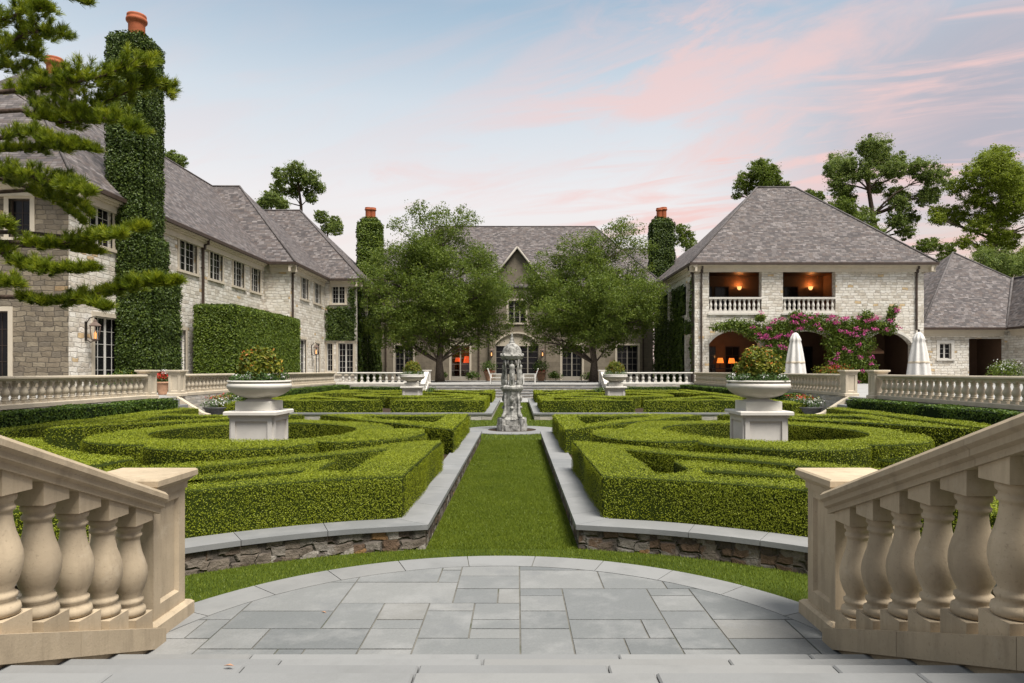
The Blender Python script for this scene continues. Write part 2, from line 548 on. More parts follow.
def emit(name, col, s):
    t = NT(name)
    t.done(col, 0.6)
    t.b.inputs["Emission Color"].default_value = (*col, 1)
    t.b.inputs["Emission Strength"].default_value = s
    M[name] = t.m


emit("lantern flame", (1.0, 0.42, 0.14), 1.5)
emit("orange lampshade", (1.0, 0.22, 0.03), 0.9)
emit("red lampshade", (0.9, 0.10, 0.02), 0.75)

# ------------------------------------------------------------------ mesh builder
ORG = {}


class MB:
    def __init__(s):
        s.v, s.f, s.m, s.sm, s.r = [], [], [], [], []
        s.lv, s.lm, s.lr = [], [], []

    def add(s, verts, faces, mi=0, smooth=False, rnd=None):
        o = len(s.v)
        s.v.extend([tuple(p) for p in verts])
        for f in faces:
            s.f.append([i + o for i in f])
            s.m.append(mi)
            s.sm.append(smooth)
            s.r.append(random.random() if rnd is None else rnd)

    def box(s, x0, x1, y0, y1, z0, z1, mi=0, rnd=None):
        if x0 > x1: x0, x1 = x1, x0
        if y0 > y1: y0, y1 = y1, y0
        v = [(x0, y0, z0), (x1, y0, z0), (x1, y1, z0), (x0, y1, z0), (x0, y0, z1), (x1, y0, z1), (x1, y1, z1), (x0, y1, z1)]
        s.add(v, [(3, 2, 1, 0), (4, 5, 6, 7), (0, 1, 5, 4), (1, 2, 6, 5), (2, 3, 7, 6), (3, 0, 4, 7)], mi, False, random.random() if rnd is None else rnd)

    def bbox(s, x0, x1, y0, y1, z0, z1, b=0.008, mi=0, rnd=None):
        """box with its top edges chamfered"""
        if x0 > x1: x0, x1 = x1, x0
        if y0 > y1: y0, y1 = y1, y0
        rr = random.random() if rnd is None else rnd
        v = [(x0, y0, z0), (x1, y0, z0), (x1, y1, z0), (x0, y1, z0),
             (x0, y0, z1 - b), (x1, y0, z1 - b), (x1, y1, z1 - b), (x0, y1, z1 - b),
             (x0 + b, y0 + b, z1), (x1 - b, y0 + b, z1), (x1 - b, y1 - b, z1), (x0 + b, y1 - b, z1)]
        fs = [(3, 2, 1, 0), (8, 9, 10, 11)]
        for k in range(4):
            j = (k + 1) % 4
            fs += [(k, j, 4 + j, 4 + k), (4 + k, 4 + j, 8 + j, 8 + k)]
        s.add(v, fs, mi, False, rr)

    def prism(s, pts, z0, z1, mi=0, mi_side=None, rnd=None):
        """pts: CCW outline in plan"""
        n = len(pts)
        rr = random.random() if rnd is None else rnd
        v = [(x, y, z0) for x, y in pts] + [(x, y, z1) for x, y in pts]
        s.add(v, [list(range(n, 2 * n)), list(range(n - 1, -1, -1))], mi, False, rr)
        s.add(v, [(k, (k + 1) % n, n + (k + 1) % n, n + k) for k in range(n)], mi if mi_side is None else mi_side, False, rr)

    def slab(s, pts, th, mi=0, mi_side=None):
        """sloping polygon with thickness straight down; pts CCW seen from above"""
        n = len(pts)
        v = list(pts) + [(x, y, z - th) for x, y, z in pts]
        s.add(v, [list(range(n))], mi)
        s.add(v, [list(range(2 * n - 1, n - 1, -1))] + [((k + 1) % n, k, n + k, n + (k + 1) % n) for k in range(n)], mi if mi_side is None else mi_side)

    def extr(s, prof, x0, x1, mi=0, axis="x", rnd=None):
        """profile (y,z) swept along x, or (x,z) along y"""
        n = len(prof)
        rr = random.random() if rnd is None else rnd
        if axis == "x":
            v = [(x0, a, b) for a, b in prof] + [(x1, a, b) for a, b in prof]
        else:
            v = [(a, x0, b) for a, b in prof] + [(a, x1, b) for a, b in prof]
        s.add(v, [list(range(n)), list(range(2 * n - 1, n - 1, -1))] + [((k + 1) % n, k, n + k, n + (k + 1) % n) for k in range(n)], mi, False, rr)

    def lathe(s, prof, cx=0, cy=0, seg=20, mi=0, smooth=True, lobes=0, depth=0.0, squash=1.0):
        v, f = [], []
        n = len(prof)
        for k in range(seg):
            a = 2 * math.pi * k / seg
            w = 1 + (depth * math.cos(lobes * a) if lobes else 0)
            for r, z in prof:
                v.append((cx + r * w * math.cos(a), cy + r * w * squash * math.sin(a), z))
        for k in range(seg):
            j = (k + 1) % seg
            for i in range(n - 1):
                f.append((k * n + i, j * n + i, j * n + i + 1, k * n + i + 1))
        s.add(v, f, mi, smooth, random.random())
        rr = random.random()
        if prof[0][0] > 1e-4:
            s.add([v[k * n] for k in range(seg)], [list(range(seg - 1, -1, -1))], mi, False, rr)
        if prof[-1][0] > 1e-4:
            s.add([v[k * n + n - 1] for k in range(seg)], [list(range(seg))], mi, False, rr)

    def tube(s, pts, rad, seg=7, mi=0):
        pts = [Vector(p) for p in pts]
        n = len(pts)
        if isinstance(rad, (int, float)):
            rad = [rad] * n
        v, f = [], []
        up = Vector((0.31, 0.2, 0.93))
        for i, p in enumerate(pts):
            d = (pts[min(i + 1, n - 1)] - pts[max(i - 1, 0)]).normalized()
            a = d.cross(up)
            if a.length < 1e-3:
                a = d.cross(Vector((1, 0, 0)))
            a.normalize()
            b = a.cross(d)
            for k in range(seg):
                t_ = 2 * math.pi * k / seg
                v.append(p + (a * math.cos(t_) + b * math.sin(t_)) * rad[i])
        for i in range(n - 1):
            for k in range(seg):
                j = (k + 1) % seg
                f.append((i * seg + k, i * seg + j, (i + 1) * seg + j, (i + 1) * seg + k))
        f.append(list(range(seg - 1, -1, -1)))
        f.append([(n - 1) * seg + k for k in range(seg)])
        s.add(v, f, mi, True, random.random())

    def ell(s, c, r, seg=12, rings=8, mi=0):
        prof = []
        for i in range(rings + 1):
            a = -math.pi / 2 + math.pi * i / rings
            prof.append((max(1e-5, math.cos(a)), math.sin(a)))
        v, f = [], []
        n = len(prof)
        for k in range(seg):
            a = 2 * math.pi * k / seg
            for q, z in prof:
                v.append((c[0] + r[0] * q * math.cos(a), c[1] + r[1] * q * math.sin(a), c[2] + r[2] * z))
        for k in range(seg):
            j = (k + 1) % seg
            for i in range(n - 1):
                f.append((k * n + i, j * n + i, j * n + i + 1, k * n + i + 1))
        s.add(v, f, mi, True, random.random())

    def leaves(s, P, N, size, aspect=0.55, tilt=0.7, mi=1, rnd=None, var=0.35):
        n = len(P)
        if n == 0:
            return
        P = np.asarray(P, float)
        N = np.asarray(N, float) + tilt * rng.normal(size=(n, 3))
        N /= np.linalg.norm(N, axis=1, keepdims=True) + 1e-9
        a = np.cross(N, rng.normal(size=(n, 3)))
        a /= np.linalg.norm(a, axis=1, keepdims=True) + 1e-9
        b = np.cross(N, a)
        L = (size * (1 + var * rng.uniform(-1, 1, n)))[:, None]
        W = L * aspect
        fold = N * L * 0.12
        V = np.empty((n, 4, 3))
        V[:, 0] = P - a * L * 0.5
        V[:, 1] = P + b * W * 0.5 + fold
        V[:, 2] = P + a * L * 0.5
        V[:, 3] = P - b * W * 0.5 + fold
        s.lv.append(V.reshape(-1, 3))
        s.lm.append(np.full(n, mi))
        s.lr.append(rng.uniform(0, 1, n) if rnd is None else np.broadcast_to(rnd, n))

    def blades(s, P, D, width, mi=1, rnd=None):
        """needles or grass: from P along D, thin"""
        n = len(P)
        P, D = np.asarray(P, float), np.asarray(D, float)
        a = np.cross(D, rng.normal(size=(n, 3)))
        a /= np.linalg.norm(a, axis=1, keepdims=True) + 1e-9
        V = np.empty((n, 4, 3))
        V[:, 0] = P - a * width * 0.5
        V[:, 1] = P + a * width * 0.5
        V[:, 2] = P + D + a * width * 0.2
        V[:, 3] = P + D - a * width * 0.2
        s.lv.append(V.reshape(-1, 3))
        s.lm.append(np.full(n, mi))
        s.lr.append(rng.uniform(0, 1, n) if rnd is None else np.broadcast_to(rnd, n))

    def build(s, name, mats, parent=None, loc=None, **tags):
        if isinstance(mats, str):
            mats = [mats]
        me = bpy.data.meshes.new(name)
        org = ORG[parent.name] if parent is not None else Vector(loc or (0, 0, 0))
        V = np.array(s.v, float).reshape(-1, 3)
        nb = len(V)
        tot = np.array([len(f) for f in s.f], int)
        loops = np.array([i for f in s.f for i in f], int)
        mi, sm, rr = np.array(s.m, int), np.array(s.sm, bool), np.array(s.r, float)
        if s.lv:
            LV = np.concatenate(s.lv)
            nl = len(LV) // 4
            V = np.concatenate([V, LV])
            loops = np.concatenate([loops, nb + np.arange(4 * nl)])
            tot = np.concatenate([tot, np.full(nl, 4)])
            mi = np.concatenate([mi, np.concatenate(s.lm)])
            sm = np.concatenate([sm, np.zeros(nl, bool)])
            rr = np.concatenate([rr, np.concatenate(s.lr)])
        start = np.concatenate([[0], np.cumsum(tot)[:-1]])
        VL = V - np.array(org)[None]
        me.vertices.add(len(V))
        me.vertices.foreach_set("co", VL.astype(np.float32).ravel())
        me.loops.add(len(loops))
        me.loops.foreach_set("vertex_index", loops.astype(np.int32))
        me.polygons.add(len(tot))
        me.polygons.foreach_set("loop_start", start.astype(np.int32))
        me.polygons.foreach_set("material_index", mi.astype(np.int32))
        me.polygons.foreach_set("use_smooth", sm)
        at_ = me.attributes.new("rnd", "FLOAT", "FACE")
        at_.data.foreach_set("value", rr.astype(np.float32))
        me.update(calc_edges=True)
        nrm = np.empty(len(tot) * 3, np.float32)
        me.polygons.foreach_get("normal", nrm)
        nrm = nrm.reshape(-1, 3)
        ln = np.repeat(nrm, tot, axis=0)
        P = V[loops]
        flat = np.abs(ln[:, 2]) > 0.96
        hx = np.stack([-ln[:, 1], ln[:, 0], np.zeros(len(ln))], 1)
        hx /= np.linalg.norm(hx, axis=1, keepdims=True) + 1e-9
        hx[flat] = (1, 0, 0)
        vy = np.cross(ln, hx)
        vy[flat] = (0, 1, 0)
        uv = np.stack([(P * hx).sum(1), (P * vy).sum(1)], 1)
        ul = me.uv_layers.new(name="UVMap")
        ul.data.foreach_set("uv", uv.astype(np.float32).ravel())
        for m_ in mats:
            me.materials.append(M[m_])
        o = bpy.data.objects.new(name, me)
        sc.collection.objects.link(o)
        if parent is not None:
            o.parent = parent
        else:
            o.location = org
        ORG[o.name] = Vector(org)
        for k, v in tags.items():
            o[k] = v
        return o


def thing(name, label, category, loc=(0, 0, 0), group=None):
    o = bpy.data.objects.new(name, None)
    o.empty_display_size = 0.2
    sc.collection.objects.link(o)
    o.location = loc
    o["label"] = label
    o["category"] = category
    if group:
        o["group"] = group
    ORG[o.name] = Vector(loc)
    return o


def copy_tree(o, parent=None, loc=None, label=None):
    c = o.copy()
    sc.collection.objects.link(c)
    if parent is not None:
        c.parent = parent
    if loc is not None:
        c.location = loc
    ORG[c.name] = Vector(c.location) if parent is None else ORG[parent.name]
    if label:
        c["label"] = label
    for ch in list(o.children):
        copy_tree(ch, c)
    return c


def at(px, py, d):
    """a place seen at that spot of the photograph, d metres away"""
    return Vector(((px - 517) * d / 683, d, EYE + (370 - py) * d / 683))


def sample_tris(V, T, n):
    V, T = np.asarray(V, float), np.asarray(T, int)
    a, b, c = V[T[:, 0]], V[T[:, 1]], V[T[:, 2]]
    cr = np.cross(b - a, c - a)
    ar = np.linalg.norm(cr, axis=1)
    k = rng.choice(len(T), n, p=ar / ar.sum())
    r1, r2 = np.sqrt(rng.uniform(size=n)), rng.uniform(size=n)
    P = a[k] * (1 - r1)[:, None] + b[k] * (r1 * (1 - r2))[:, None] + c[k] * (r1 * r2)[:, None]
    return P, cr[k] / (ar[k][:, None] + 1e-12), ar.sum() / 2


def lump(P, f=3.0):
    return (np.sin(P[:, 0] * f + 1.3 * np.sin(P[:, 1] * f * 0.7)) + np.sin(P[:, 1] * f * 1.17 + 2.1) + np.sin(P[:, 2] * f * 1.9 + P[:, 0] * f * 0.6)) / 3


def area(p):
    return sum(p[i][0] * p[(i + 1) % len(p)][1] - p[(i + 1) % len(p)][0] * p[i][1] for i in range(len(p))) / 2


def ccw(p):
    p = [tuple(q) for q in p]
    return p if area(p) > 0 else p[::-1]


def offset_poly(p, d):
    """inset (d > 0) of a CCW outline"""
    n = len(p)
    out = []
    for i in range(n):
        a, b, c = Vector(p[i - 1]), Vector(p[i]), Vector(p[(i + 1) % n])
        e1, e2 = (b - a).normalized(), (c - b).normalized()
        n1, n2 = Vector((-e1.y, e1.x)), Vector((-e2.y, e2.x))
        m = (n1 + n2)
        m /= max(0.25, m.dot(n1))
        out.append((b.x + m.x * d, b.y + m.y * d))
    return out


def resample(p, step, closed=True):
    out = []
    n = len(p)
    for i in range(n if closed else n - 1):
        a, b = Vector(p[i]), Vector(p[(i + 1) % n])
        k = max(1, int(math.ceil((b - a).length / step)))
        for j in range(k):
            out.append(tuple(a.lerp(b, j / k)))
    if not closed:
        out.append(tuple(p[-1]))
    return out


def hedge(name, label, loops, z0, z1, dens, size, leaf="boxwood leaf", core="boxwood core", group=None, category="hedge", lumpy=0.025, side=1.25):
    """clipped hedge: outline and holes in plan -> solid body under a coat of leaves"""
    loops = [ccw(loops[0])] + [ccw(h)[::-1] for h in loops[1:]]
    flat = [p for l in loops for p in l]
    tris = tessellate_polygon([[Vector((x, y, 0)) for x, y in l] for l in loops])
    b = 0.03
    V, T = [(x, y, z1 - b) for x, y in flat], []
    for t_ in tris:
        a, c, d = (Vector(flat[i]) for i in t_)
        T.append(t_ if (c - a).cross(d - a) > 0 else (t_[0], t_[2], t_[1]))
    off, S, VS = 0, [], []
    for l in loops:
        n = len(l)
        q0 = len(VS)
        VS += [(x, y, z0) for x, y in l] + [(x, y, z1 - b) for x, y in l]
        S += [(q0 + k, q0 + (k + 1) % n, q0 + n + (k + 1) % n, q0 + n + k) for k in range(n)]
    mb = MB()
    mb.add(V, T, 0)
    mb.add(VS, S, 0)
    tv = np.array(V)
    A = np.linalg.norm(np.cross(tv[[t_[1] for t_ in T]] - tv[[t_[0] for t_ in T]], tv[[t_[2] for t_ in T]] - tv[[t_[0] for t_ in T]]), axis=1).sum() / 2
    P, N, _ = sample_tris(V, T, int(A * dens))
    P = P + N * (b + rng.uniform(-0.03, 0.012, len(P)) + lumpy * lump(P, 2.6))[:, None]
    mb.leaves(P, N, size, 0.6, 0.5)
    ST = [(a, b_, c) for a, b_, c, d in S] + [(a, c, d) for a, b_, c, d in S]
    sv = np.array(VS)
    A2 = sum(math.dist(VS[q[0]], VS[q[1]]) * (z1 - z0) for q in S)
    P, N, _ = sample_tris(VS, ST, int(A2 * dens * side))
    P = P + N * (rng.uniform(-0.015, 0.03, len(P)) + lumpy * lump(P, 3.1))[:, None]
    mb.leaves(P, N, size, 0.6, 0.30)
    tags = dict(label=label, category=category)
    if group:
        tags["group"] = group
    c = np.array(flat).mean(0)
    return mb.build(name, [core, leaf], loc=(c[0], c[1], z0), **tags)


def box_foliage(mb, x0, x1, y0, y1, z0, z1, dens, size, mi=1, lumpy=0.06, faces="xXyYZ", out=0.06):
    """leaf coat over the faces of a box"""
    Q = {"x": [(x0, y1, z0), (x0, y0, z0), (x0, y0, z1), (x0, y1, z1)], "X": [(x1, y0, z0), (x1, y1, z0), (x1, y1, z1), (x1, y0, z1)],
         "y": [(x0, y0, z0), (x1, y0, z0), (x1, y0, z1), (x0, y0, z1)], "Y": [(x1, y1, z0), (x0, y1, z0), (x0, y1, z1), (x1, y1, z1)],
         "Z": [(x0, y0, z1), (x1, y0, z1), (x1, y1, z1), (x0, y1, z1)]}
    for k in faces:
        q = Q[k]
        A = math.dist(q[0], q[1]) * math.dist(q[1], q[2])
        P, N, _ = sample_tris(q, [(0, 1, 2), (0, 2, 3)], int(A * dens))
        P = P + N * (rng.uniform(-0.02, out, len(P)) + lumpy * lump(P, 2.2))[:, None]
        mb.leaves(P, N + np.array([0, 0, 0.35]), size, 0.8, 0.5, mi)

# ================================================================== THE SETTING
def structure(mb, name, mats):
    return mb.build(name, mats, kind="structure")


mb = MB()
mb.add([(-900, -300, -0.03), (900, -300, -0.03), (900, 1500, -0.03), (-900, 1500, -0.03)], [(0, 1, 2, 3)])
structure(mb, "ground", "open ground")
mb = MB()
mb.add([(AX - 9.6, -2, 0), (AX + 9.6, -2, 0), (AX + 9.6, 38.4, 0), (AX - 9.6, 38.4, 0)], [(0, 1, 2, 3)])
structure(mb, "lawn", "turf")
mb = MB()
for sg in (-1, 1):
    mb.prism(ccw([(AX + sg * 9.25, -2), (AX + sg * 12.3, -2), (AX + sg * 12.3, 44.2), (AX + sg * 9.25, 44.2)]), -0.02, 0.004)
mb.prism(ccw([(AX - 9.25, 38.0), (AX + 9.25, 38.0), (AX + 9.25, 44.2), (AX - 9.25, 44.2)]), -0.02, 0.008)
structure(mb, "garden_path", "walkway paving")

# raised terrace round three sides of the garden
mb = MB()
for sg in (-1, 1):
    mb.prism(ccw([(AX + sg * 12.1, -6), (AX + sg * 60, -6), (AX + sg * 60, 47), (AX + sg * 12.1, 47)]), -0.02, TZ, 1, 0)
mb.prism(ccw([(-60, 47), (60, 47), (60, 75), (-60, 75)]), -0.02, TZ, 1, 0)
mb.prism(ccw([(AX - 12.1, 46.1), (AX + 12.1, 46.1), (AX + 12.1, 47), (AX - 12.1, 47)]), -0.02, TZ, 1, 0)
structure(mb, "terrace", ["pale rubble", "walkway paving"])

# broad flight up to the house
mb = MB()
for k in range(5):
    y0 = 43.9 + 0.44 * k
    z = 0.165 * (k + 1)
    mb.bbox(AX - 5.75, AX + 5.75, y0 - 0.03, y0 + 0.46 if k < 4 else 46.3, z - 0.05, z, 0.01, 0)
    mb.box(AX - 5.75, AX + 5.75, y0, y0 + 0.5, z - 0.165, z - 0.05, 1)
structure(mb, "house_steps", ["pale bluestone", "pale rubble"])

# short flights through the gaps in the side balustrades
for sg in (-1, 1):
    mb = MB()
    for k in range(4):
        x0 = AX + sg * (11.05 + 0.3 * k)
        mb.bbox(x0, AX + sg * 12.3, 23.35, 24.5, 0, 0.19 * (k + 1), 0.01, 0)
    structure(mb, "side_steps", "pale bluestone")

# ---- round patio of bluestone flags with a pale rim
PC, PR = 3.85, 2.70
mb = MB()
circ = [(AX + 2.36 * math.cos(2 * math.pi * k / 72), PC + 2.36 * math.sin(2 * math.pi * k / 72)) for k in range(72)]


def clip_poly(sub, clipc):
    out = sub
    n = len(clipc)
    for i in range(n):
        a, b = clipc[i], clipc[(i + 1) % n]
        inp, out = out, []
        if not inp:
            break
        side = lambda p: (b[0] - a[0]) * (p[1] - a[1]) - (b[1] - a[1]) * (p[0] - a[0])
        for j in range(len(inp)):
            p, q = inp[j - 1], inp[j]
            sp, sq = side(p), side(q)
            if sq >= 0:
                if sp < 0:
                    t_ = sp / (sp - sq)
                    out.append((p[0] + (q[0] - p[0]) * t_, p[1] + (q[1] - p[1]) * t_))
                out.append(q)
            elif sp >= 0:
                t_ = sp / (sp - sq)
                out.append((p[0] + (q[0] - p[0]) * t_, p[1] + (q[1] - p[1]) * t_))
    return out


U = 0.172
nx_, ny_ = 30, 30
occ = [[False] * nx_ for _ in range(ny_)]
pr = random.Random(5)
sizes = [(3, 2), (4, 2), (2, 2), (3, 3), (4, 3), (2, 3), (3, 2), (5, 3), (4, 4), (2, 1)]
for j in range(ny_):
    for i in range(nx_):
        if occ[j][i]:
            continue
        opts = sizes[:]
        pr.shuffle(opts)
        for w, h in opts + [(2, 1), (1, 2), (1, 1)]:
            if i + w <= nx_ and j + h <= ny_ and not any(occ[j + b][i + a] for a in range(w) for b in range(h)):
                break
        for a in range(w):
            for b in range(h):
                occ[j + b][i + a] = True
        x0, y0 = AX - nx_ * U / 2 + i * U, PC - ny_ * U / 2 + j * U
        g = 0.006
        p = clip_poly([(x0 + g, y0 + g), (x0 + w * U - g, y0 + g), (x0 + w * U - g, y0 + h * U - g), (x0 + g, y0 + h * U - g)], circ)
        if len(p) > 2 and abs(area(p)) > 0.004:
            mb.prism(p, 0.004, 0.016 + pr.uniform(-0.0015, 0.0015), 0, rnd=pr.random())
mb.prism([(AX + 2.66 * math.cos(2 * math.pi * k / 72), PC + 2.66 * math.sin(2 * math.pi * k / 72)) for k in range(72)], -0.02, 0.010, 1)
for k in range(26):
    a0, a1 = 2 * math.pi * k / 26 + 0.0015, 2 * math.pi * (k + 1) / 26 - 0.0015
    arc = [a0 + (a1 - a0) * q / 5 for q in range(6)]
    p = [(AX + 2.70 * math.cos(a), PC + 2.70 * math.sin(a)) for a in arc] + [(AX + 2.365 * math.cos(a), PC + 2.365 * math.sin(a)) for a in arc[::-1]]
    mb.prism(p, -0.02, 0.018, 2)
structure(mb, "patio", ["bluestone", "mortar", "pale bluestone"])

# ---- entrance flight the camera stands on
SLOPE = 0.15 / 0.42
mb = MB()
for n in range(1, 6):
    y0, z = 3.95 - 0.42 * (n - 1), 0.15 * n
    yb = y0 - 0.46 if n < 5 else -5.0
    xs = [AX - 2.26]
    while xs[-1] < AX + 2.26:
        xs.append(min(AX + 2.26, xs[-1] + pr.uniform(0.75, 1.35)))
    if xs[-1] - xs[-2] < 0.3:
        xs.pop(-2)
    for a, b in zip(xs[:-1], xs[1:]):
        mb.bbox(a + 0.003, b - 0.003, yb, y0 + 0.02, z - 0.045, z, 0.008, 0)
    mb.box(AX - 2.26, AX + 2.26, yb, y0, z - 0.15, z - 0.045, 1)
structure(mb, "entrance_steps", ["pale bluestone", "bluestone"])

# ---- paved ring under the fountain
FX, FY = AX, 20.4
mb = MB()
for k in range(16):
    a0, a1 = 2 * math.pi * k / 16 + 0.002, 2 * math.pi * (k + 1) / 16 - 0.002
    arc = [a0 + (a1 - a0) * q / 5 for q in range(6)]
    p = [(FX + 1.45 * math.cos(a), FY + 1.45 * math.sin(a)) for a in arc] + [(FX + 0.72 * math.cos(a), FY + 0.72 * math.sin(a)) for a in arc[::-1]]
    mb.prism(p, -0.02, 0.02, 0)
mb.prism([(FX + 0.72 * math.cos(2 * math.pi * k / 40), FY + 0.72 * math.sin(2 * math.pi * k / 40)) for k in range(40)], -0.02, 0.012, 1)
structure(mb, "fountain_paving", ["pale bluestone", "mulch soil"])

# ---- turf blades where the lawn is close enough to read as grass
mb = MB()


def turf(n, x0, x1, y0, y1, ok, L, W):
    P = np.stack([rng.uniform(x0, x1, n), rng.uniform(y0, y1, n), np.zeros(n)], 1)
    P = P[ok(P[:, 0] - AX, P[:, 1])]
    D = np.stack([rng.normal(0, 0.32, len(P)), rng.normal(0, 0.32, len(P)), np.ones(len(P))], 1)
    D *= (L * rng.uniform(0.6, 1.2, len(P)))[:, None] / np.linalg.norm(D, axis=1, keepdims=True)
    mb.blades(P, D, W, 0)


def in_ring(u, y):
    r = np.hypot(u, y - PC)
    return (r > 2.71) & (np.hypot(u, y - 2.5) < 4.42) & (y > 4.4)


turf(130000, AX - 4, AX + 4, 4.4, 7.0, lambda u, y: in_ring(u, y), 0.020, 0.0045)
turf(110000, AX - 0.76, AX + 0.76, 6.85, 12, lambda u, y: u == u, 0.022, 0.005)
turf(45000, AX - 0.76, AX + 0.76, 12, 17.5, lambda u, y: u == u, 0.025, 0.008)
turf(30000, AX - 6, AX + 6, 17.5, 24.4, lambda u, y: np.hypot(u, y - FY) > 1.46, 0.035, 0.016)
turf(8000, AX - 0.76, AX + 0.76, 24.4, 38, lambda u, y: u == u, 0.035, 0.018)
mb.build("grass", ["turf blade"], kind="stuff")

# ================================================================== THE FOUR RAISED BEDS
SIDE = {-1: "long wing", 1: "pavilion"}
NEAR = {True: "the patio", False: "the house steps"}


def mirror(p, sg):
    return [(AX + sg * x, y) for x, y in p]


def arc_pts(r, cy, u0, u1, n):
    out = []
    for k in range(n + 1):
        u = u0 + (u1 - u0) * k / n
        out.append((u, cy + math.sqrt(r * r - u * u)))
    return out


near_out = [(0.77, 17.4)] + arc_pts(4.43, 2.5, 0.77, 0.77, 1)[:1] + arc_pts(4.43, 2.5, 1.45, 4.0, 11) + [(9.1, 4.38), (9.1, 17.4)]
far_out = [(0.77, 37.8), (0.77, 24.5), (9.1, 24.5), (9.1, 37.8)]


def bed(sg, near):
    out = ccw(mirror(near_out if near else far_out, sg))
    t = thing("garden_wall", "low coped stone wall of the bed between %s and fountain, %s side" % (NEAR[near], SIDE[sg]), "garden wall",
              (out[0][0], out[0][1], 0), "low walls round the four parterre beds")
    inner = offset_poly(out, 0.30)
    mb = MB()
    mb.prism(out, -0.02, 0.20, 0)
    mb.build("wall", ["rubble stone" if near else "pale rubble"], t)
    # coping in separate stones
    o_, i_ = offset_poly(out, -0.03), offset_poly(out, 0.34)
    ro, oo, ii = [], [], []
    for q in range(len(out)):
        q2 = (q + 1) % len(out)
        kk = max(1, int(math.ceil(math.dist(out[q], out[q2]) / 0.24)))
        for j in range(kk):
            for dst, src in ((ro, out), (oo, o_), (ii, i_)):
                dst.append(tuple(Vector(src[q]).lerp(Vector(src[q2]), j / kk)))
    mb = MB()
    n = len(ro)
    k = 0
    while k < n:
        st = min(pr.choice([4, 5, 5, 6]), n - k)
        # stop at sharp corners
        for q in range(1, st):
            a, b, c = Vector(ro[(k + q - 1) % n]), Vector(ro[(k + q) % n]), Vector(ro[(k + q + 1) % n])
            if (b - a).normalized().dot((c - b).normalized()) < 0.9:
                st = q
                break
        idx = [(k + q) % n for q in range(st + 1)]
        po, pi_ = [Vector(oo[i]) for i in idx], [Vector(ii[i]) for i in idx]
        for arr in (po, pi_):
            d0, d1 = (arr[1] - arr[0]), (arr[-2] - arr[-1])
            if d0.length: arr[0] += d0.normalized() * 0.003
            if d1.length: arr[-1] += d1.normalized() * 0.003
        mb.prism(ccw([tuple(p) for p in po] + [tuple(p) for p in pi_[::-1]]), 0.20, 0.25, 0)
        k += st
    mb.build("coping", ["coping stone"], t)
    mb = MB()
    mb.prism(offset_poly(out, 0.32), 0.18, 0.205, 0)
    mb.build("soil", ["mulch soil"], t)


for sg in (-1, 1):
    for near in (True, False):
        bed(sg, near)

HZ = 0.70      # clipped top of the box hedges
CU, NY, FYC = 4.6, 12.5, 31.0


def ring_loops(sg, cy):
    outer, inner = [], []
    for k in range(120):
        a = R(12) + 2 * math.pi * k / 120
        b = math.degrees(math.pi - a - R(12)) % 360          # scallops counted from the path side
        r = 2.38 + {5: 0.82, 4: 0.66, 3: 0.34}.get(int(b // 60), 0.14) * abs(math.sin(math.radians(3 * b))) ** 0.45
        outer.append((CU + r * math.cos(a), cy + r * math.sin(a)))
    for k in range(56):
        a = 2 * math.pi * k / 56
        inner.append((CU + 1.78 * math.cos(a), cy + 1.78 * math.sin(a)))
    return [mirror(outer, sg), mirror(inner, sg)]


def frame(sg, pts, bands):
    """closed clipped frame: outline, and a hole set back by a width for each edge"""
    p = pts
    o = ccw(p)
    n = len(o)
    lines = []
    for i in range(n):
        a, b = Vector(o[i]), Vector(o[(i + 1) % n])
        d = (b - a).normalized()
        nn = Vector((-d.y, d.x))
        lines.append((a + nn * bands_for(o[i], o[(i + 1) % n], pts, bands), d))
    hole = []
    for i in range(n):
        (a, d), (b, e) = lines[i - 1], lines[i]
        den = d.x * e.y - d.y * e.x
        if abs(den) < 1e-3:
            hole.append((b.x, b.y))
            continue
        s = ((b.x - a.x) * e.y - (b.y - a.y) * e.x) / den
        hole.append((a.x + d.x * s, a.y + d.y * s))
    return o, hole


def bands_for(a, b, pts, bands):
    n = len(pts)
    for i in range(n):
        c, d = tuple(pts[i]), tuple(pts[(i + 1) % n])
        if (tuple(a), tuple(b)) in ((c, d), (d, c)):
            return bands[i]
    return 0.5


def corner(sg, pts, bands, where, island, dens, size, side):
    o, hole = frame(sg, pts, bands)
    hedge("boxwood_hedge", "clipped boxwood frame %s, %s side" % (where, side), [mirror(o, sg), mirror(hole, sg)], 0.2, HZ, dens, size, group="corner hedges of the parterre beds")
    if island:
        isl = offset_poly(ccw(hole), 0.46)
        hedge("boxwood_hedge", "flat boxwood block inside the frame %s, %s side" % (where, side), [mirror(isl, sg)], 0.2, HZ - 0.02, dens, size, group="hedge blocks inside the corner frames")


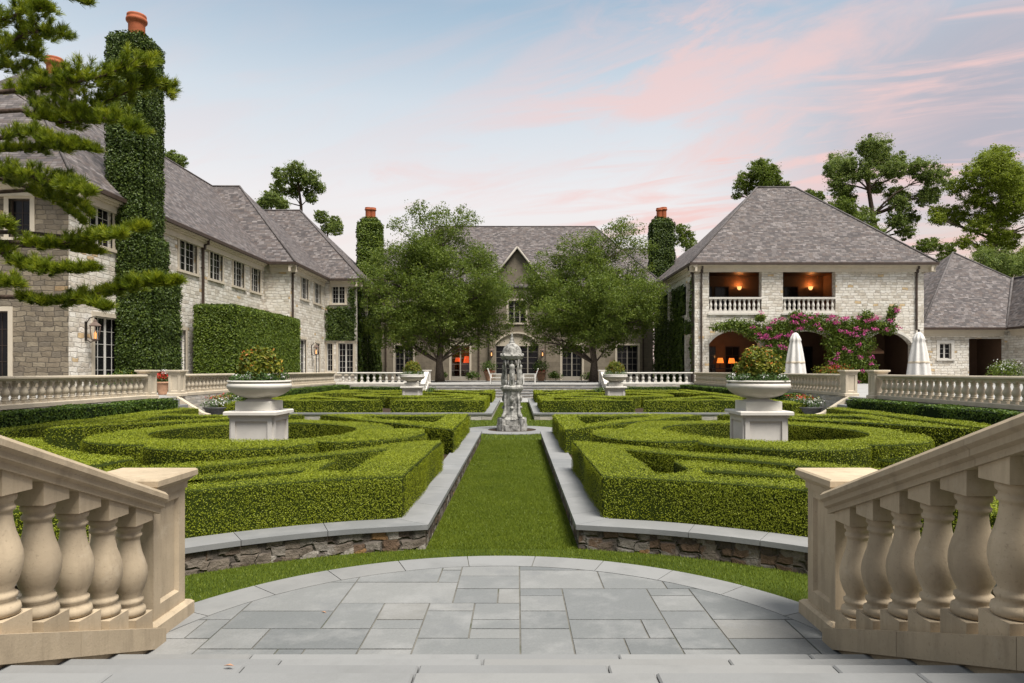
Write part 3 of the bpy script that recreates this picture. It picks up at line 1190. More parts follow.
for sg in (-1, 1):
    sd = SIDE[sg]
    # near bed
    hedge("boxwood_hedge", "round scalloped boxwood hedge circling the big urn nearest the patio, %s side" % sd, ring_loops(sg, NY), 0.2, HZ, 4200, 0.020, group="round hedges circling the urns")
    arc = arc_pts(4.80, 2.5, 1.06, 4.30, 8)
    p1 = arc + [(4.42, 7.5), (1.03, 10.7)]
    b1 = [0.42] * 8 + [0.45, 0.36, 0.60]
    corner(sg, p1, b1, "cornering on patio and turf path", True, 8500, 0.0145, sd)
    p5 = [(4.68, 8.6), (4.9, 5.0), (8.78, 5.0), (8.78, 11.3), (7.65, 11.2), (7.1, 10.45), (6.4, 9.7), (5.6, 9.1)]
    corner(sg, p5, [0.8, 0.9, 0.9, 0.8, 0.9, 0.9, 0.9, 0.9], "beside the patio stairs at the bed's outer corner", False, 4000, 0.020, sd)
    p2 = [(1.05, 12.75), (4.75, 17.0), (1.05, 17.0)]
    corner(sg, p2, [0.46, 0.5, 0.5], "between the patio-side urn and the fountain", False, 2300, 0.027, sd)
    p6 = [(8.78, 12.9), (8.78, 17.0), (5.15, 17.0)]
    corner(sg, p6, [0.48, 0.48, 0.46], "behind the patio-side urn next to the side steps", False, 1800, 0.030, sd)
    # far bed
    hedge("boxwood_hedge", "round scalloped boxwood hedge circling the small distant urn near the house, %s side" % sd, ring_loops(sg, FYC), 0.2, HZ, 900, 0.043, group="round hedges circling the urns")
    corner(sg, [(1.05, 24.85), (4.45, 24.85), (1.05, 29.7)], [0.5, 0.48, 0.5], "just behind the fountain beside the turf path", False, 1100, 0.04, sd)
    corner(sg, [(4.75, 24.85), (8.78, 24.85), (8.78, 29.7)], [0.5, 0.5, 0.48], "behind the fountain at the bed's outer corner", False, 1000, 0.042, sd)
    corner(sg, [(1.05, 32.3), (4.45, 37.3), (1.05, 37.3)], [0.48, 0.48, 0.48], "at the foot of the house steps beside the path", False, 700, 0.05, sd)
    corner(sg, [(8.78, 32.3), (8.78, 37.3), (4.75, 37.3)], [0.48, 0.48, 0.48], "at the far outer corner by the house", False, 700, 0.05, sd)
    # strips along the terrace wall
    x = lambda u: AX + sg * u
    hedge("boxwood_hedge", "long low boxwood strip along the paved side walk nearest the stairs, %s side" % sd, [[(x(10.35), 10.5), (x(10.95), 10.5), (x(10.95), 22.5), (x(10.35), 22.5)]], 0, 0.56, 1800, 0.03, group="boxwood strips along the side walks")
    hedge("boxwood_hedge", "long low boxwood strip along the side walk beyond the side steps, %s side" % sd, [[(x(10.35), 25.4), (x(10.95), 25.4), (x(10.95), 43.2), (x(10.35), 43.2)]], 0, 0.56, 800, 0.048, group="boxwood strips along the side walks")
    hedge("shrub_hedge", "shaggy dark green shrub hedge under the balustrade nearest the stairs, %s side" % sd, [[(x(11.1), 10.5), (x(12.0), 10.5), (x(12.0), 22.6), (x(11.1), 22.6)]], 0, 0.84, 700, 0.065, "dark hedge leaf", "dark core", "dark shrub hedges under the balustrades", lumpy=0.05)
    hedge("shrub_hedge", "shaggy dark green shrub hedge under the balustrade beyond the side steps, %s side" % sd, [[(x(11.1), 28.3), (x(12.0), 28.3), (x(12.0), 45.9), (x(11.1), 45.9)]], 0, 0.80, 330, 0.085, "dark hedge leaf", "dark core", "dark shrub hedges under the balustrades", lumpy=0.05)
    hedge("shrub_hedge", "low dark hedge below the cross balustrade beside the house steps, %s side" % sd, [[(x(6.4), 45.3), (x(11.0), 45.3), (x(11.0), 45.95), (x(6.4), 45.95)]], 0, 0.66, 300, 0.08, "dark hedge leaf", "dark core", "dark shrub hedges under the balustrades")

# ================================================================== BALUSTRADES
BAL = [(0.072, 0.0), (0.098, 0.006), (0.104, 0.028), (0.098, 0.050), (0.080, 0.058), (0.078, 0.075), (0.088, 0.088), (0.088, 0.104), (0.074, 0.112),
       (0.072, 0.125), (0.092, 0.165), (0.108, 0.215), (0.114, 0.26), (0.110, 0.305), (0.096, 0.355), (0.080, 0.40), (0.069, 0.45), (0.065, 0.485),
       (0.066, 0.50), (0.078, 0.508), (0.080, 0.522), (0.070, 0.532), (0.070, 0.546), (0.082, 0.556), (0.085, 0.572), (0.080, 0.586), (0.074, 0.592)]


def baluster_mesh(name, mats, h, plinth, abacus, seg, slope=0.0, rs=1.0):
    """turned baluster: square plinth, low bulb, ringed neck, square abacus; plinth foot and abacus top follow the slope (dz per -y)"""
    mb = MB()
    a = 0.105 * rs
    turned = h - plinth - abacus
    k = turned / 0.592
    step = 2 if seg < 12 else 1
    prof = [(r * rs, plinth + z * k) for r, z in BAL[::step]]
    if prof[-1][1] < plinth + turned - 1e-6:
        prof.append((BAL[-1][0] * rs, plinth + turned))
    mb.lathe(prof, 0, 0, seg)
    s = slope * a
    v = [(-a, -a, s), (a, -a, s), (a, a, -s), (-a, a, -s), (-a, -a, plinth), (a, -a, plinth), (a, a, plinth), (-a, a, plinth)]
    F = [(3, 2, 1, 0), (4, 5, 6, 7), (0, 1, 5, 4), (1, 2, 6, 5), (2, 3, 7, 6), (3, 0, 4, 7)]
    mb.add(v, F)
    z1, z2 = h - abacus, h
    v = [(-a, -a, z1), (a, -a, z1), (a, a, z1), (-a, a, z1), (-a, -a, z2 + s), (a, -a, z2 + s), (a, a, z2 - s), (-a, a, z2 - s)]
    mb.add(v, F)
    me = mb.build(name, mats)
    m_ = me.data
    bpy.data.objects.remove(me)
    return m_


def put_part(name, me, parent, world):
    o = bpy.data.objects.new(name, me)
    sc.collection.objects.link(o)
    o.parent = parent
    o.location = Vector(world) - ORG[parent.name]
    ORG[o.name] = Vector(world)
    return o


def post(mb, x, y, z0, h, w, capw=None, mi=0, panel=True):
    """square pier with plinth, sunk panels and a moulded cap"""
    c = capw or w * 1.3
    b = w * 1.22
    mb.bbox(x - b / 2, x + b / 2, y - b / 2, y + b / 2, z0, z0 + 0.12 * h / 1.05, 0.02, mi)
    hw = w / 2
    zt = z0 + h - 0.115
    if not panel:
        mb.box(x - hw, x + hw, y - hw, y + hw, z0, zt, mi)
    else:
        za, zb = z0 + 0.20 * h, zt - 0.07 * h
        m_ = w * 0.20
        for sx, sy, ax in ((0, -1, 0), (1, 0, 1), (0, 1, 0), (-1, 0, 1)):
            def P(u, z, d):
                return (x + u, y + sy * (hw - d), z) if ax == 0 else (x + sx * (hw - d), y + u, z)
            q = [P(-hw, z0, 0), P(hw, z0, 0), P(hw, zt, 0), P(-hw, zt, 0),
                 P(-hw + m_, za, 0), P(hw - m_, za, 0), P(hw - m_, zb, 0), P(-hw + m_, zb, 0),
                 P(-hw + m_ + .018, za + .018, .025), P(hw - m_ - .018, za + .018, .025), P(hw - m_ - .018, zb - .018, .025), P(-hw + m_ + .018, zb - .018, .025)]
            fs = [(0, 1, 5, 4), (1, 2, 6, 5), (2, 3, 7, 6), (3, 0, 4, 7), (4, 5, 9, 8), (5, 6, 10, 9), (6, 7, 11, 10), (7, 4, 8, 11), (8, 9, 10, 11)]
            if (sx, sy) in ((0, 1), (-1, 0)):
                fs = [f[::-1] for f in fs]
            mb.add(q, fs, mi)
    zc = z0 + h
    n1 = w * 1.06
    mb.box(x - n1 / 2, x + n1 / 2, y - n1 / 2, y + n1 / 2, zt - 0.02, zt + 0.025, mi)
    n2 = (w + c) / 2
    v = []
    for hw_, z in ((n1 / 2, zt + 0.025), (n2 / 2, zt + 0.04), (c / 2 - 0.012, zt + 0.062), (c / 2, zt + 0.066), (c / 2, zc - 0.012), (c / 2 - 0.012, zc)):
        v += [(x - hw_, y - hw_, z), (x + hw_, y - hw_, z), (x + hw_, y + hw_, z), (x - hw_, y + hw_, z)]
    fs = []
    for r_ in range(5):
        for k in range(4):
            j = (k + 1) % 4
            fs.append((r_ * 4 + k, r_ * 4 + j, r_ * 4 + 4 + j, r_ * 4 + 4 + k))
    fs.append((20, 21, 22, 23))
    mb.add(v, fs, mi)


# ---- the two raking balustrades of the entrance flight
SB = baluster_mesh("baluster", ["tan cast stone"], 0.752, 0.085, 0.085, 28, SLOPE, 0.93)
for sg in (-1, 1):
    xc = AX + sg * 2.31
    t = thing("stair_balustrade", "big tan stone balustrade of the patio stairs, %s side" % SIDE[sg], "balustrade", (xc, 4.76, 0), "raking balustrades of the entrance stairs")
    mb = MB()
    post(mb, AX + sg * 2.485, 4.76, 0, 1.08, 0.43, 0.56)
    mb.build("newel_post", ["tan cast stone"], t)
    zb = lambda y: SLOPE * (4.45 - y) + 0.118
    zt = lambda y: zb(y) + 0.752
    mb = MB()
    w = 0.15
    ys = [4.50, 3.62, 2.75, 1.85, 0.9, -0.1]
    for a, b in zip(ys[:-1], ys[1:]):
        a -= 0.004
        prof = [(a, zb(a) - 0.135), (a, zb(a)), (b, zb(b)), (b, zb(b) - 0.135)]
        mb.extr(prof, xc - w, xc + w)
        mb.extr([(a, -0.3), (a, zb(a) - 0.135), (b, zb(b) - 0.135), (b, -0.3)], xc - w + 0.03, xc + w - 0.03)
    mb.build("stringer", ["tan cast stone"], t)
    mb = MB()
    ys = [4.50, 3.05, 1.4, -0.1]
    sec = [(-0.115, 0.0), (-0.115, 0.032), (-0.14, 0.045), (-0.14, 0.075), (-0.165, 0.092), (-0.165, 0.122), (-0.145, 0.142),
           (0.145, 0.142), (0.165, 0.122), (0.165, 0.092), (0.14, 0.075), (0.14, 0.045), (0.115, 0.032), (0.115, 0.0)]
    for a, b in zip(ys[:-1], ys[1:]):
        a -= 0.003
        n = len(sec)
        v = [(xc + x, a, zt(a) + z) for x, z in sec] + [(xc + x, b, zt(b) + z) for x, z in sec]
        mb.add(v, [list(range(n)), list(range(2 * n - 1, n - 1, -1))] + [((k + 1) % n, k, n + k, n + (k + 1) % n) for k in range(n)], 0)
    mb.build("handrail", ["tan cast stone"], t)
    y = 4.33
    while y > 0.2:
        put_part("baluster", SB, t, (xc, y, zb(y)))
        y -= 0.275

# ---- level balustrades on the terrace
TB = baluster_mesh("baluster", ["cream cast stone"], 0.56, 0.07, 0.055, 14, 0, 0.92)
WB = baluster_mesh("baluster", ["white cast stone"], 0.56, 0.07, 0.055, 12, 0, 0.92)


def level_balustrade(label, x0, y0, x1, y1, mat, me, step, post0=None, post1=None, seg=14):
    t = thing("terrace_balustrade", label, "balustrade", (x0, y0, TZ), "level balustrades of the terrace")
    L = math.hypot(x1 - x0, y1 - y0)
    ux, uy = (x1 - x0) / L, (y1 - y0) / L
    nx, ny = -uy, ux

    def bar(mb, sec):
        n = len(sec)
        v = [(x0 + nx * a, y0 + ny * a, TZ + z) for a, z in sec] + [(x1 + nx * a, y1 + ny * a, TZ + z) for a, z in sec]
        mb.add(v, [list(range(n)), list(range(2 * n - 1, n - 1, -1))] + [((k + 1) % n, k, n + k, n + (k + 1) % n) for k in range(n)])
    mb = MB()
    bar(mb, [(-0.15, -0.02), (-0.15, 0.10), (-0.13, 0.12), (0.13, 0.12), (0.15, 0.10), (0.15, -0.02)][::-1])
    mb.build("plinth", [mat], t)
    mb = MB()
    bar(mb, [(-0.11, 0.68), (-0.11, 0.70), (-0.16, 0.73), (-0.16, 0.77), (-0.14, 0.80), (0.14, 0.80), (0.16, 0.77), (0.16, 0.73), (0.11, 0.70), (0.11, 0.68)][::-1])
    mb.build("handrail", [mat], t)
    n = int(L / step)
    o = (L - (n - 1) * step) / 2
    for k in range(n):
        s = o + k * step
        put_part("baluster", me, t, (x0 + ux * s, y0 + uy * s, TZ + 0.12))
    for p in (post0, post1):
        if p:
            mb = MB()
            post(mb, p[0], p[1], TZ, 0.95, 0.42, 0.56)
            mb.build("newel_post", [mat], t)
    return t


for sg in (-1, 1):
    sd = SIDE[sg]
    xb = AX + sg * 12.25
    level_balustrade("cream stone balustrade from the side steps toward the camera, %s side" % sd, xb, 22.65, xb, 12.6, "cream cast stone", TB, 0.312, (xb, 22.9))
    level_balustrade("cream stone balustrade running from the side steps back toward the house, %s side" % sd, xb, 25.15, xb, 46.2, "cream cast stone", TB, 0.312, (xb, 24.9))
    xs = AX + sg * 5.95
    level_balustrade("white stone balustrade crossing below the house beside the broad steps, %s side" % sd, xb - sg * 0.2, 46.35, xs + sg * 0.26, 46.35, "white cast stone", WB, 0.42, (xs, 46.35))
    # raking rail of the house steps
    t = thing("stair_balustrade", "small white raking balustrade beside the broad steps of the house, %s side" % sd, "balustrade", (xs, 43.9, 0), "raking balustrades of the house steps")
    sl = TZ / 2.2
    mb = MB()
    post(mb, xs, 43.6, 0, 0.95, 0.38, 0.5)
    mb.build("newel_post", ["white cast stone"], t)
    zf = lambda y: (y - 43.8) * sl
    mb = MB()
    mb.extr([(43.8, -0.02), (46.12, -0.02), (46.12, zf(46.12) + 0.1), (43.8, 0.1)][::1], xs - 0.14, xs + 0.14)
    mb.build("stringer", ["white cast stone"], t)
    mb = MB()
    mb.extr([(43.78, 0.68), (46.14, zf(46.14) + 0.68), (46.14, zf(46.14) + 0.80), (43.78, 0.80)], xs - 0.15, xs + 0.15)
    mb.build("handrail", ["white cast stone"], t)
    for k in range(6):
        y = 44.0 + 0.38 * k
        put_part("baluster", WB, t, (xs, y, zf(y) + 0.11))
    # sloping cheek stones of the side steps
    for y, wh in ((23.22, "nearer"), (24.62, "farther")):
        mb = MB()
        xa, xo = AX + sg * 12.08, AX + sg * 11.15
        prof = [(xa, 0.0), (xa, 0.85), (xo, 0.26), (xo - sg * 0.2, 0.22), (xo - sg * 0.2, 0.0)]
        mb.extr(prof if sg > 0 else prof[::-1], y - 0.12, y + 0.12, axis="y")
        mb.build("cheek_wall", ["cream cast stone"], loc=(xa, y, 0), label="sloping pale cheek stone on the %s side of the side steps, %s side" % (wh, sd), category="stair cheek", group="cheek stones of the side steps")

# ================================================================== URNS AND THEIR SHRUBS
def shrub_leaves(mb, c, r, n, size, mi, shell=0.55, tilt=1.0, flat=1.0):
    D = rng.normal(size=(n, 3))
    D /= np.linalg.norm(D, axis=1, keepdims=True)
    q = (shell + (1 - shell) * rng.uniform(size=n)) ** 0.8
    lp = 1 + 0.16 * lump(D, 4.0)
    P = np.array(c) + D * np.array(r) * (q * lp)[:, None]
    mb.leaves(P, D + np.array([0, 0, 0.4]), size, 0.5, tilt, mi)


def make_urn(x, y, label):
    t = thing("garden_urn", label, "urn", (x, y, 0.2), "stone urns in the centres of the beds")
    mb = MB()
    w = 0.37
    mb.bbox(x - 0.43, x + 0.43, y - 0.43, y + 0.43, 0.2, 0.33, 0.02)
    z0, z1 = 0.33, 0.96
    mb.box(x - w, x + w, y - w, y + w, z0, z1)
    for sx, sy in ((0, -1), (0, 1), (1, 0), (-1, 0)):
        for (a0, a1, za, zb) in ((-w + 0.001, w - 0.001, z1 - 0.08, z1), (-w + 0.001, w - 0.001, z0, z0 + 0.08), (-w + 0.001, -w + 0.08, z0 + 0.08, z1 - 0.08), (w - 0.08, w - 0.001, z0 + 0.08, z1 - 0.08)):
            e = w + 0.034
            if sy:
                mb.box(x + a0, x + a1, y + sy * (w - 0.01), y + sy * e, za, zb)
            else:
                mb.box(x + sx * (w - 0.01), x + sx * e, y + a0, y + a1, za, zb)
    for hw, za, zb in ((w + 0.045, 0.945, 0.995), (w + 0.105, 0.995, 1.06)):
        mb.bbox(x - hw, x + hw, y - hw, y + hw, za, zb, 0.015)
    mb.bbox(x - 0.32, x + 0.32, y - 0.32, y + 0.32, 1.06, 1.235, 0.012)
    mb.build("pedestal", ["white cast stone"], t)
    mb = MB()
    mb.lathe([(0.26, 1.235), (0.26, 1.25), (0.21, 1.26), (0.20, 1.275), (0.22, 1.285), (0.31, 1.305), (0.42, 1.35), (0.51, 1.41), (0.56, 1.475), (0.57, 1.51),
              (0.555, 1.55), (0.53, 1.562), (0.53, 1.57), (0.56, 1.577), (0.56, 1.605), (0.51, 1.61), (0.49, 1.56), (0.0, 1.55)], x, y, 40)
    mb.build("bowl", ["white cast stone"], t)
    return t


def urn_plant(x, y, label, detail):
    t = thing("urn_shrub", label, "flowering shrub", (x, y, 1.55), "shrubs planted in the urns")
    n = detail
    mb = MB()
    for k in range(9):
        a = k * 0.7
        mb.tube([(x, y, 1.53), (x + 0.15 * math.cos(a), y + 0.15 * math.sin(a), 1.8), (x + 0.30 * math.cos(a), y + 0.30 * math.sin(a), 2.0)], [0.012, 0.009, 0.004], 5)
    mb.build("stems", ["bark"], t)
    mb = MB()
    for (ox, oy, oz, rr, hh) in ((0, 0, 1.90, 0.34, 0.30), (-0.20, 0.05, 1.82, 0.23, 0.22), (0.22, -0.05, 1.84, 0.22, 0.24), (0.05, -0.18, 1.80, 0.22, 0.2), (-0.06, 0.05, 2.07, 0.19, 0.16), (0.14, 0.0, 2.03, 0.14, 0.15), (-0.18, -0.1, 2.0, 0.12, 0.13)):
        shrub_leaves(mb, (x + ox, y + oy, oz), (rr, rr, hh), int(n * 0.20), 0.075, 0)
        shrub_leaves(mb, (x + ox, y + oy, oz + 0.03), (rr * 1.06, rr * 1.06, hh * 1.06), int(n * 0.006), 0.06, 1, 0.9)
    for k in range(1):
        a, q = random.uniform(0, 6.28), random.uniform(0.25, 0.36)
        shrub_leaves(mb, (x + q * math.cos(a), y + q * math.sin(a), random.uniform(1.75, 2.0)), (0.05, 0.05, 0.05), int(n * 0.006), 0.055, 2, 0.3)
    mb.build("foliage", ["shrub leaf", "orange leaf", "red flower"], t)
    mb = MB()
    for k in range(16):
        a = 2 * math.pi * k / 16 + random.uniform(-0.15, 0.15)
        q = random.uniform(0.38, 0.48)
        shrub_leaves(mb, (x + q * math.cos(a), y + q * math.sin(a), 1.63 + random.uniform(-0.03, 0.05)), (0.12, 0.12, 0.09), int(n * 0.035), 0.055, 0)
        if k % 2 == 0:
            shrub_leaves(mb, (x + q * math.cos(a), y + q * math.sin(a), 1.68), (0.09, 0.09, 0.05), int(n * 0.010), 0.042, 1, 0.6)
    mb.build("underplanting", ["trailing leaf", "white flower"], t)


for sg in (-1, 1):
    sd = SIDE[sg]
    for yy, wh, det in ((NY + 0.1, "large white urn on a pedestal in the bed nearest the patio", 2600), (FYC, "small distant white stone urn in the bed nearest the house", 1300)):
        x = AX + sg * CU
        make_urn(x, yy, "%s, %s side" % (wh, sd))
        urn_plant(x, yy, "yellow green shrub with orange tips growing in the %s urn, %s side" % ("large near" if yy < 20 else "small distant", sd), det)

# ================================================================== FOUNTAIN
t = thing("fountain", "weathered grey stone fountain with domed canopy on caryatid figures, on the turf path", "fountain", (FX, FY, 0.0))
mb = MB()


def ngon(r, n=8, rot=math.pi / 8):
    return [(FX + r * math.cos(2 * math.pi * k / n + rot), FY + r * math.sin(2 * math.pi * k / n + rot)) for k in range(n)]


mb.prism(ngon(0.49), 0.0, 0.18, 0)
mb.prism(ngon(0.40), 0.18, 0.34, 0)
for k in range(4):                                   # corner blocks of the base
    a = math.pi / 4 + k * math.pi / 2
    cx, cy = FX + 0.40 * math.cos(a), FY + 0.40 * math.sin(a)
    mb.prism([(cx + 0.15 * math.cos(a + q), cy + 0.15 * math.sin(a + q)) for q in (0.78, 2.35, 3.93, 5.5)], 0.0, 0.37, 0)
mb.build("base", ["fountain stone"], t)
mb = MB()
mb.lathe([(0.40, 0.34), (0.31, 0.40), (0.275, 0.47), (0.265, 0.60), (0.25, 0.80), (0.255, 1.00), (0.275, 1.12), (0.285, 1.18), (0.325, 1.21), (0.345, 1.25), (0.345, 1.30), (0.32, 1.33), (0.28, 1.36)], FX, FY, 8, smooth=False)
for k in range(4):                                   # scroll consoles and swags of the pedestal
    a = math.pi / 4 + k * math.pi / 2
    c, s_ = math.cos(a), math.sin(a)
    mb.tube([(FX + 0.26 * c, FY + 0.26 * s_, 1.12), (FX + 0.285 * c, FY + 0.285 * s_, 0.9), (FX + 0.28 * c, FY + 0.28 * s_, 0.68), (FX + 0.30 * c, FY + 0.30 * s_, 0.52), (FX + 0.35 * c, FY + 0.35 * s_, 0.43), (FX + 0.37 * c, FY + 0.37 * s_, 0.36)],
            [0.03, 0.045, 0.04, 0.055, 0.065, 0.05], 8)
    a2 = k * math.pi / 2
    c, s_ = math.cos(a2), math.sin(a2)
    mb.ell((FX + 0.235 * c, FY + 0.235 * s_, 0.95), (0.075, 0.075, 0.11), 10, 7)
    mb.ell((FX + 0.25 * c, FY + 0.25 * s_, 0.68), (0.06, 0.06, 0.05), 8, 6)
mb.build("pedestal", ["fountain stone"], t)


def caryatid(a):
    cx, cy, z = FX + 0.215 * math.cos(a), FY + 0.215 * math.sin(a), 1.34
    c, s_ = math.cos(a), math.sin(a)
    mb = MB()
    h = 0.74
    # draped robe to neck to head as one turned and folded surface
    prof = [(0.095, 0), (0.10, 0.02), (0.088, 0.12), (0.078, 0.24), (0.082, 0.33), (0.088, 0.38), (0.072, 0.44), (0.068, 0.48), (0.084, 0.54), (0.088, 0.58), (0.070, 0.615),
            (0.034, 0.635), (0.030, 0.655), (0.045, 0.675), (0.052, 0.705), (0.045, 0.74), (0.02, 0.76)]
    mb.lathe([(r * 0.98, z + q) for r, q in prof], cx, cy, 18, 0, True, 7, 0.07)
    for e in (-1, 1):                               # arms raised to the canopy
        px, py = -s_ * e, c * e
        mb.tube([(cx + px * 0.075, cy + py * 0.075, z + 0.59), (cx + px * 0.13 + c * 0.03, cy + py * 0.13 + s_ * 0.03, z + 0.66), (cx + px * 0.09 + c * 0.02, cy + py * 0.09 + s_ * 0.02, z + 0.79)], [0.03, 0.026, 0.02], 7)
    # knee and sash folds
    mb.tube([(cx + c * 0.07 - s_ * 0.03, cy + s_ * 0.07 + c * 0.03, z + 0.36), (cx + c * 0.085, cy + s_ * 0.085, z + 0.22), (cx + c * 0.08, cy + s_ * 0.08, z + 0.03)], [0.02, 0.035, 0.025], 7)
    mb.build("caryatid", ["fountain stone"], t)


for k in range(4):
    caryatid(-math.pi / 4 + k * math.pi / 2 + 0.785 if k == -1 else -math.pi / 2 + k * math.pi / 2)
mb = MB()
mb.lathe([(0.08, 1.34), (0.05, 1.5), (0.045, 1.9), (0.06, 2.1)], FX, FY, 12)
for k in range(4):
    a = math.pi / 4 + k * math.pi / 2
    c, s_ = math.cos(a), math.sin(a)
    mb.tube([(FX + 0.25 * c, FY + 0.25 * s_, 1.34), (FX + 0.25 * c, FY + 0.25 * s_, 1.6), (FX + 0.245 * c, FY + 0.245 * s_, 1.85), (FX + 0.27 * c, FY + 0.27 * s_, 2.12)], [0.035, 0.022, 0.02, 0.04], 8)
    mb.ell((FX + 0.25 * c, FY + 0.25 * s_, 1.44), (0.045, 0.045, 0.09), 8, 6)
mb.build("column", ["fountain stone"], t)
mb = MB()
mb.lathe([(0.25, 2.10), (0.30, 2.12), (0.32, 2.15), (0.32, 2.19), (0.345, 2.21), (0.335, 2.235), (0.295, 2.25), (0.285, 2.30), (0.265, 2.40), (0.22, 2.49), (0.155, 2.555), (0.10, 2.59),
          (0.075, 2.61), (0.09, 2.63), (0.07, 2.655), (0.05, 2.68), (0.06, 2.71), (0.045, 2.75), (0.03, 2.79), (0.035, 2.82), (0.012, 2.88), (0.0, 2.95)], FX, FY, 24, 0, True, 8, 0.035)
for k in range(8):
    a = k * math.pi / 4
    mb.ell((FX + 0.32 * math.cos(a), FY + 0.32 * math.sin(a), 2.245), (0.04, 0.04, 0.055), 8, 6)
mb.build("dome", ["fountain stone"], t)

# ================================================================== BUILDINGS
class Wall:
    """a vertical wall from A to B in plan; its outside is to the right of A->B"""

    def __init__(s, A, B):
        s.A, s.B = Vector(A), Vector(B)
        d = s.B - s.A
        s.L = d.length
        s.d = d.normalized()
        s.n = Vector((s.d.y, -s.d.x))

    def P(s, a, z, out=0.0):
        p = s.A + s.d * a + s.n * out
        return (p.x, p.y, z)


def wall_face(mb, W, z0, z1, ops, depth=0.28, mi=0, mi_reveal=None, s0=0.0, s1=None):
    """front skin with rectangular or arched openings and their reveals. ops: (s0, s1, z0, z1, rise)"""
    s1 = W.L if s1 is None else s1
    mr = mi if mi_reveal is None else mi_reveal
    us = sorted({s0, s1} | {o[0] for o in ops} | {o[1] for o in ops})
    zs = sorted({z0, z1} | {o[2] for o in ops} | {o[3] for o in ops})
    for a, b in zip(us[:-1], us[1:]):
        for c, d in zip(zs[:-1], zs[1:]):
            mu, mz = (a + b) / 2, (c + d) / 2
            if any(o[0] < mu < o[1] and o[2] < mz < o[3] for o in ops):
                continue
            mb.add([W.P(a, c), W.P(b, c), W.P(b, d), W.P(a, d)], [(0, 1, 2, 3)], mi)
    for o in ops:
        a, b, c, d = o[:4]
        rise = o[4] if len(o) > 4 else 0
        if not rise:
            loop = [(a, c), (b, c), (b, d), (a, d)]
        else:
            sp = d - rise
            hw, m = (b - a) / 2, (a + b) / 2
            rad = (hw * hw + rise * rise) / (2 * rise)
            arcp = []
            for k in range(15):
                u = b - (b - a) * k / 14
                arcp.append((u, d - rad + math.sqrt(max(0, rad * rad - (u - m) ** 2))))
            loop = [(a, c), (b, c)] + arcp
            for (u0, v0), (u1, v1) in zip(arcp[:-1], arcp[1:]):
                mb.add([W.P(u1, v1), W.P(u0, v0), W.P(u0, d), W.P(u1, d)], [(0, 1, 2, 3)], mi)
        n = len(loop)
        for k in range(n):
            (u0, v0), (u1, v1) = loop[k], loop[(k + 1) % n]
            mb.add([W.P(u0, v0), W.P(u0, v0, -depth), W.P(u1, v1, -depth), W.P(u1, v1)], [(0, 1, 2, 3)], mr)


def wbar(mb, W, a, b, c, d, o0, o1, mi=0):
    """bar on the wall: along a..b, height c..d, standing out o0..o1"""
    q = [W.P(a, c, o1), W.P(b, c, o1), W.P(b, d, o1), W.P(a, d, o1), W.P(a, c, o0), W.P(b, c, o0), W.P(b, d, o0), W.P(a, d, o0)]
    mb.add(q, [(0, 1, 2, 3), (5, 4, 7, 6), (4, 0, 3, 7), (1, 5, 6, 2), (3, 2, 6, 7), (4, 5, 1, 0)], mi)


def surround(mb, W, a, b, c, d, w=0.17, out=0.035, sill=True, mi=0):
    wbar(mb, W, a - w, a, c, d + w, -0.06, out, mi)
    wbar(mb, W, b, b + w, c, d + w, -0.06, out, mi)
    wbar(mb, W, a, b, d, d + w, -0.06, out - 0.002, mi)
    if sill:
        wbar(mb, W, a - w - 0.05, b + w + 0.05, c - 0.13, c, -0.06, out + 0.06, mi)


def glazed(mb, mp, W, a, b, c, d, leaves, nx, ny, inset=0.14, fw=0.055, bw=0.018, kick=0.0):
    """casements or french doors: frames and bars in mb, glass in mp"""
    wl = (b - a) / leaves
    for k in range(leaves):
        p, q = a + k * wl, a + (k + 1) * wl
        wbar(mb, W, p, p + fw, c, d, -inset - 0.05, -inset)
        wbar(mb, W, q - fw, q, c, d, -inset - 0.05, -inset)
        wbar(mb, W, p + fw, q - fw, c, c + fw + kick, -inset - 0.05, -inset - 0.002)
        wbar(mb, W, p + fw, q - fw, d - fw, d, -inset - 0.05, -inset - 0.002)
        g0, g1, h0, h1 = p + fw, q - fw, c + fw + kick, d - fw
        for i in range(1, nx):
            u = g0 + (g1 - g0) * i / nx
            wbar(mb, W, u - bw / 2, u + bw / 2, h0, h1, -inset - 0.04, -inset - 0.012)
        for j in range(1, ny):
            z = h0 + (h1 - h0) * j / ny
            wbar(mb, W, g0, g1, z - bw / 2, z + bw / 2, -inset - 0.04, -inset - 0.014)
        mp.add([W.P(g0, h0, -inset - 0.03), W.P(g1, h0, -inset - 0.03), W.P(g1, h1, -inset - 0.03), W.P(g0, h1, -inset - 0.03)], [(0, 1, 2, 3)])


def window(T, W, a, b, c, d, leaves=2, nx=2, ny=4, name="window", frame="white painted timber", trim="stone trim", glass="dark glass", kick=0.0, sill=True, w=0.17, trimmed=True):
    mb, mp = MB(), MB()
    glazed(mb, mp, W, a, b, c, d, leaves, nx, ny, kick=kick)
    o = mb.build(name, [frame], T)
    ORG[o.name] = ORG[T.name]
    mp.build("pane", [glass], o)
    if trimmed:
        mt = MB()
        surround(mt, W, a, b, c, d, w, sill=sill)
        mt.build("surround", [trim], o)
    return o


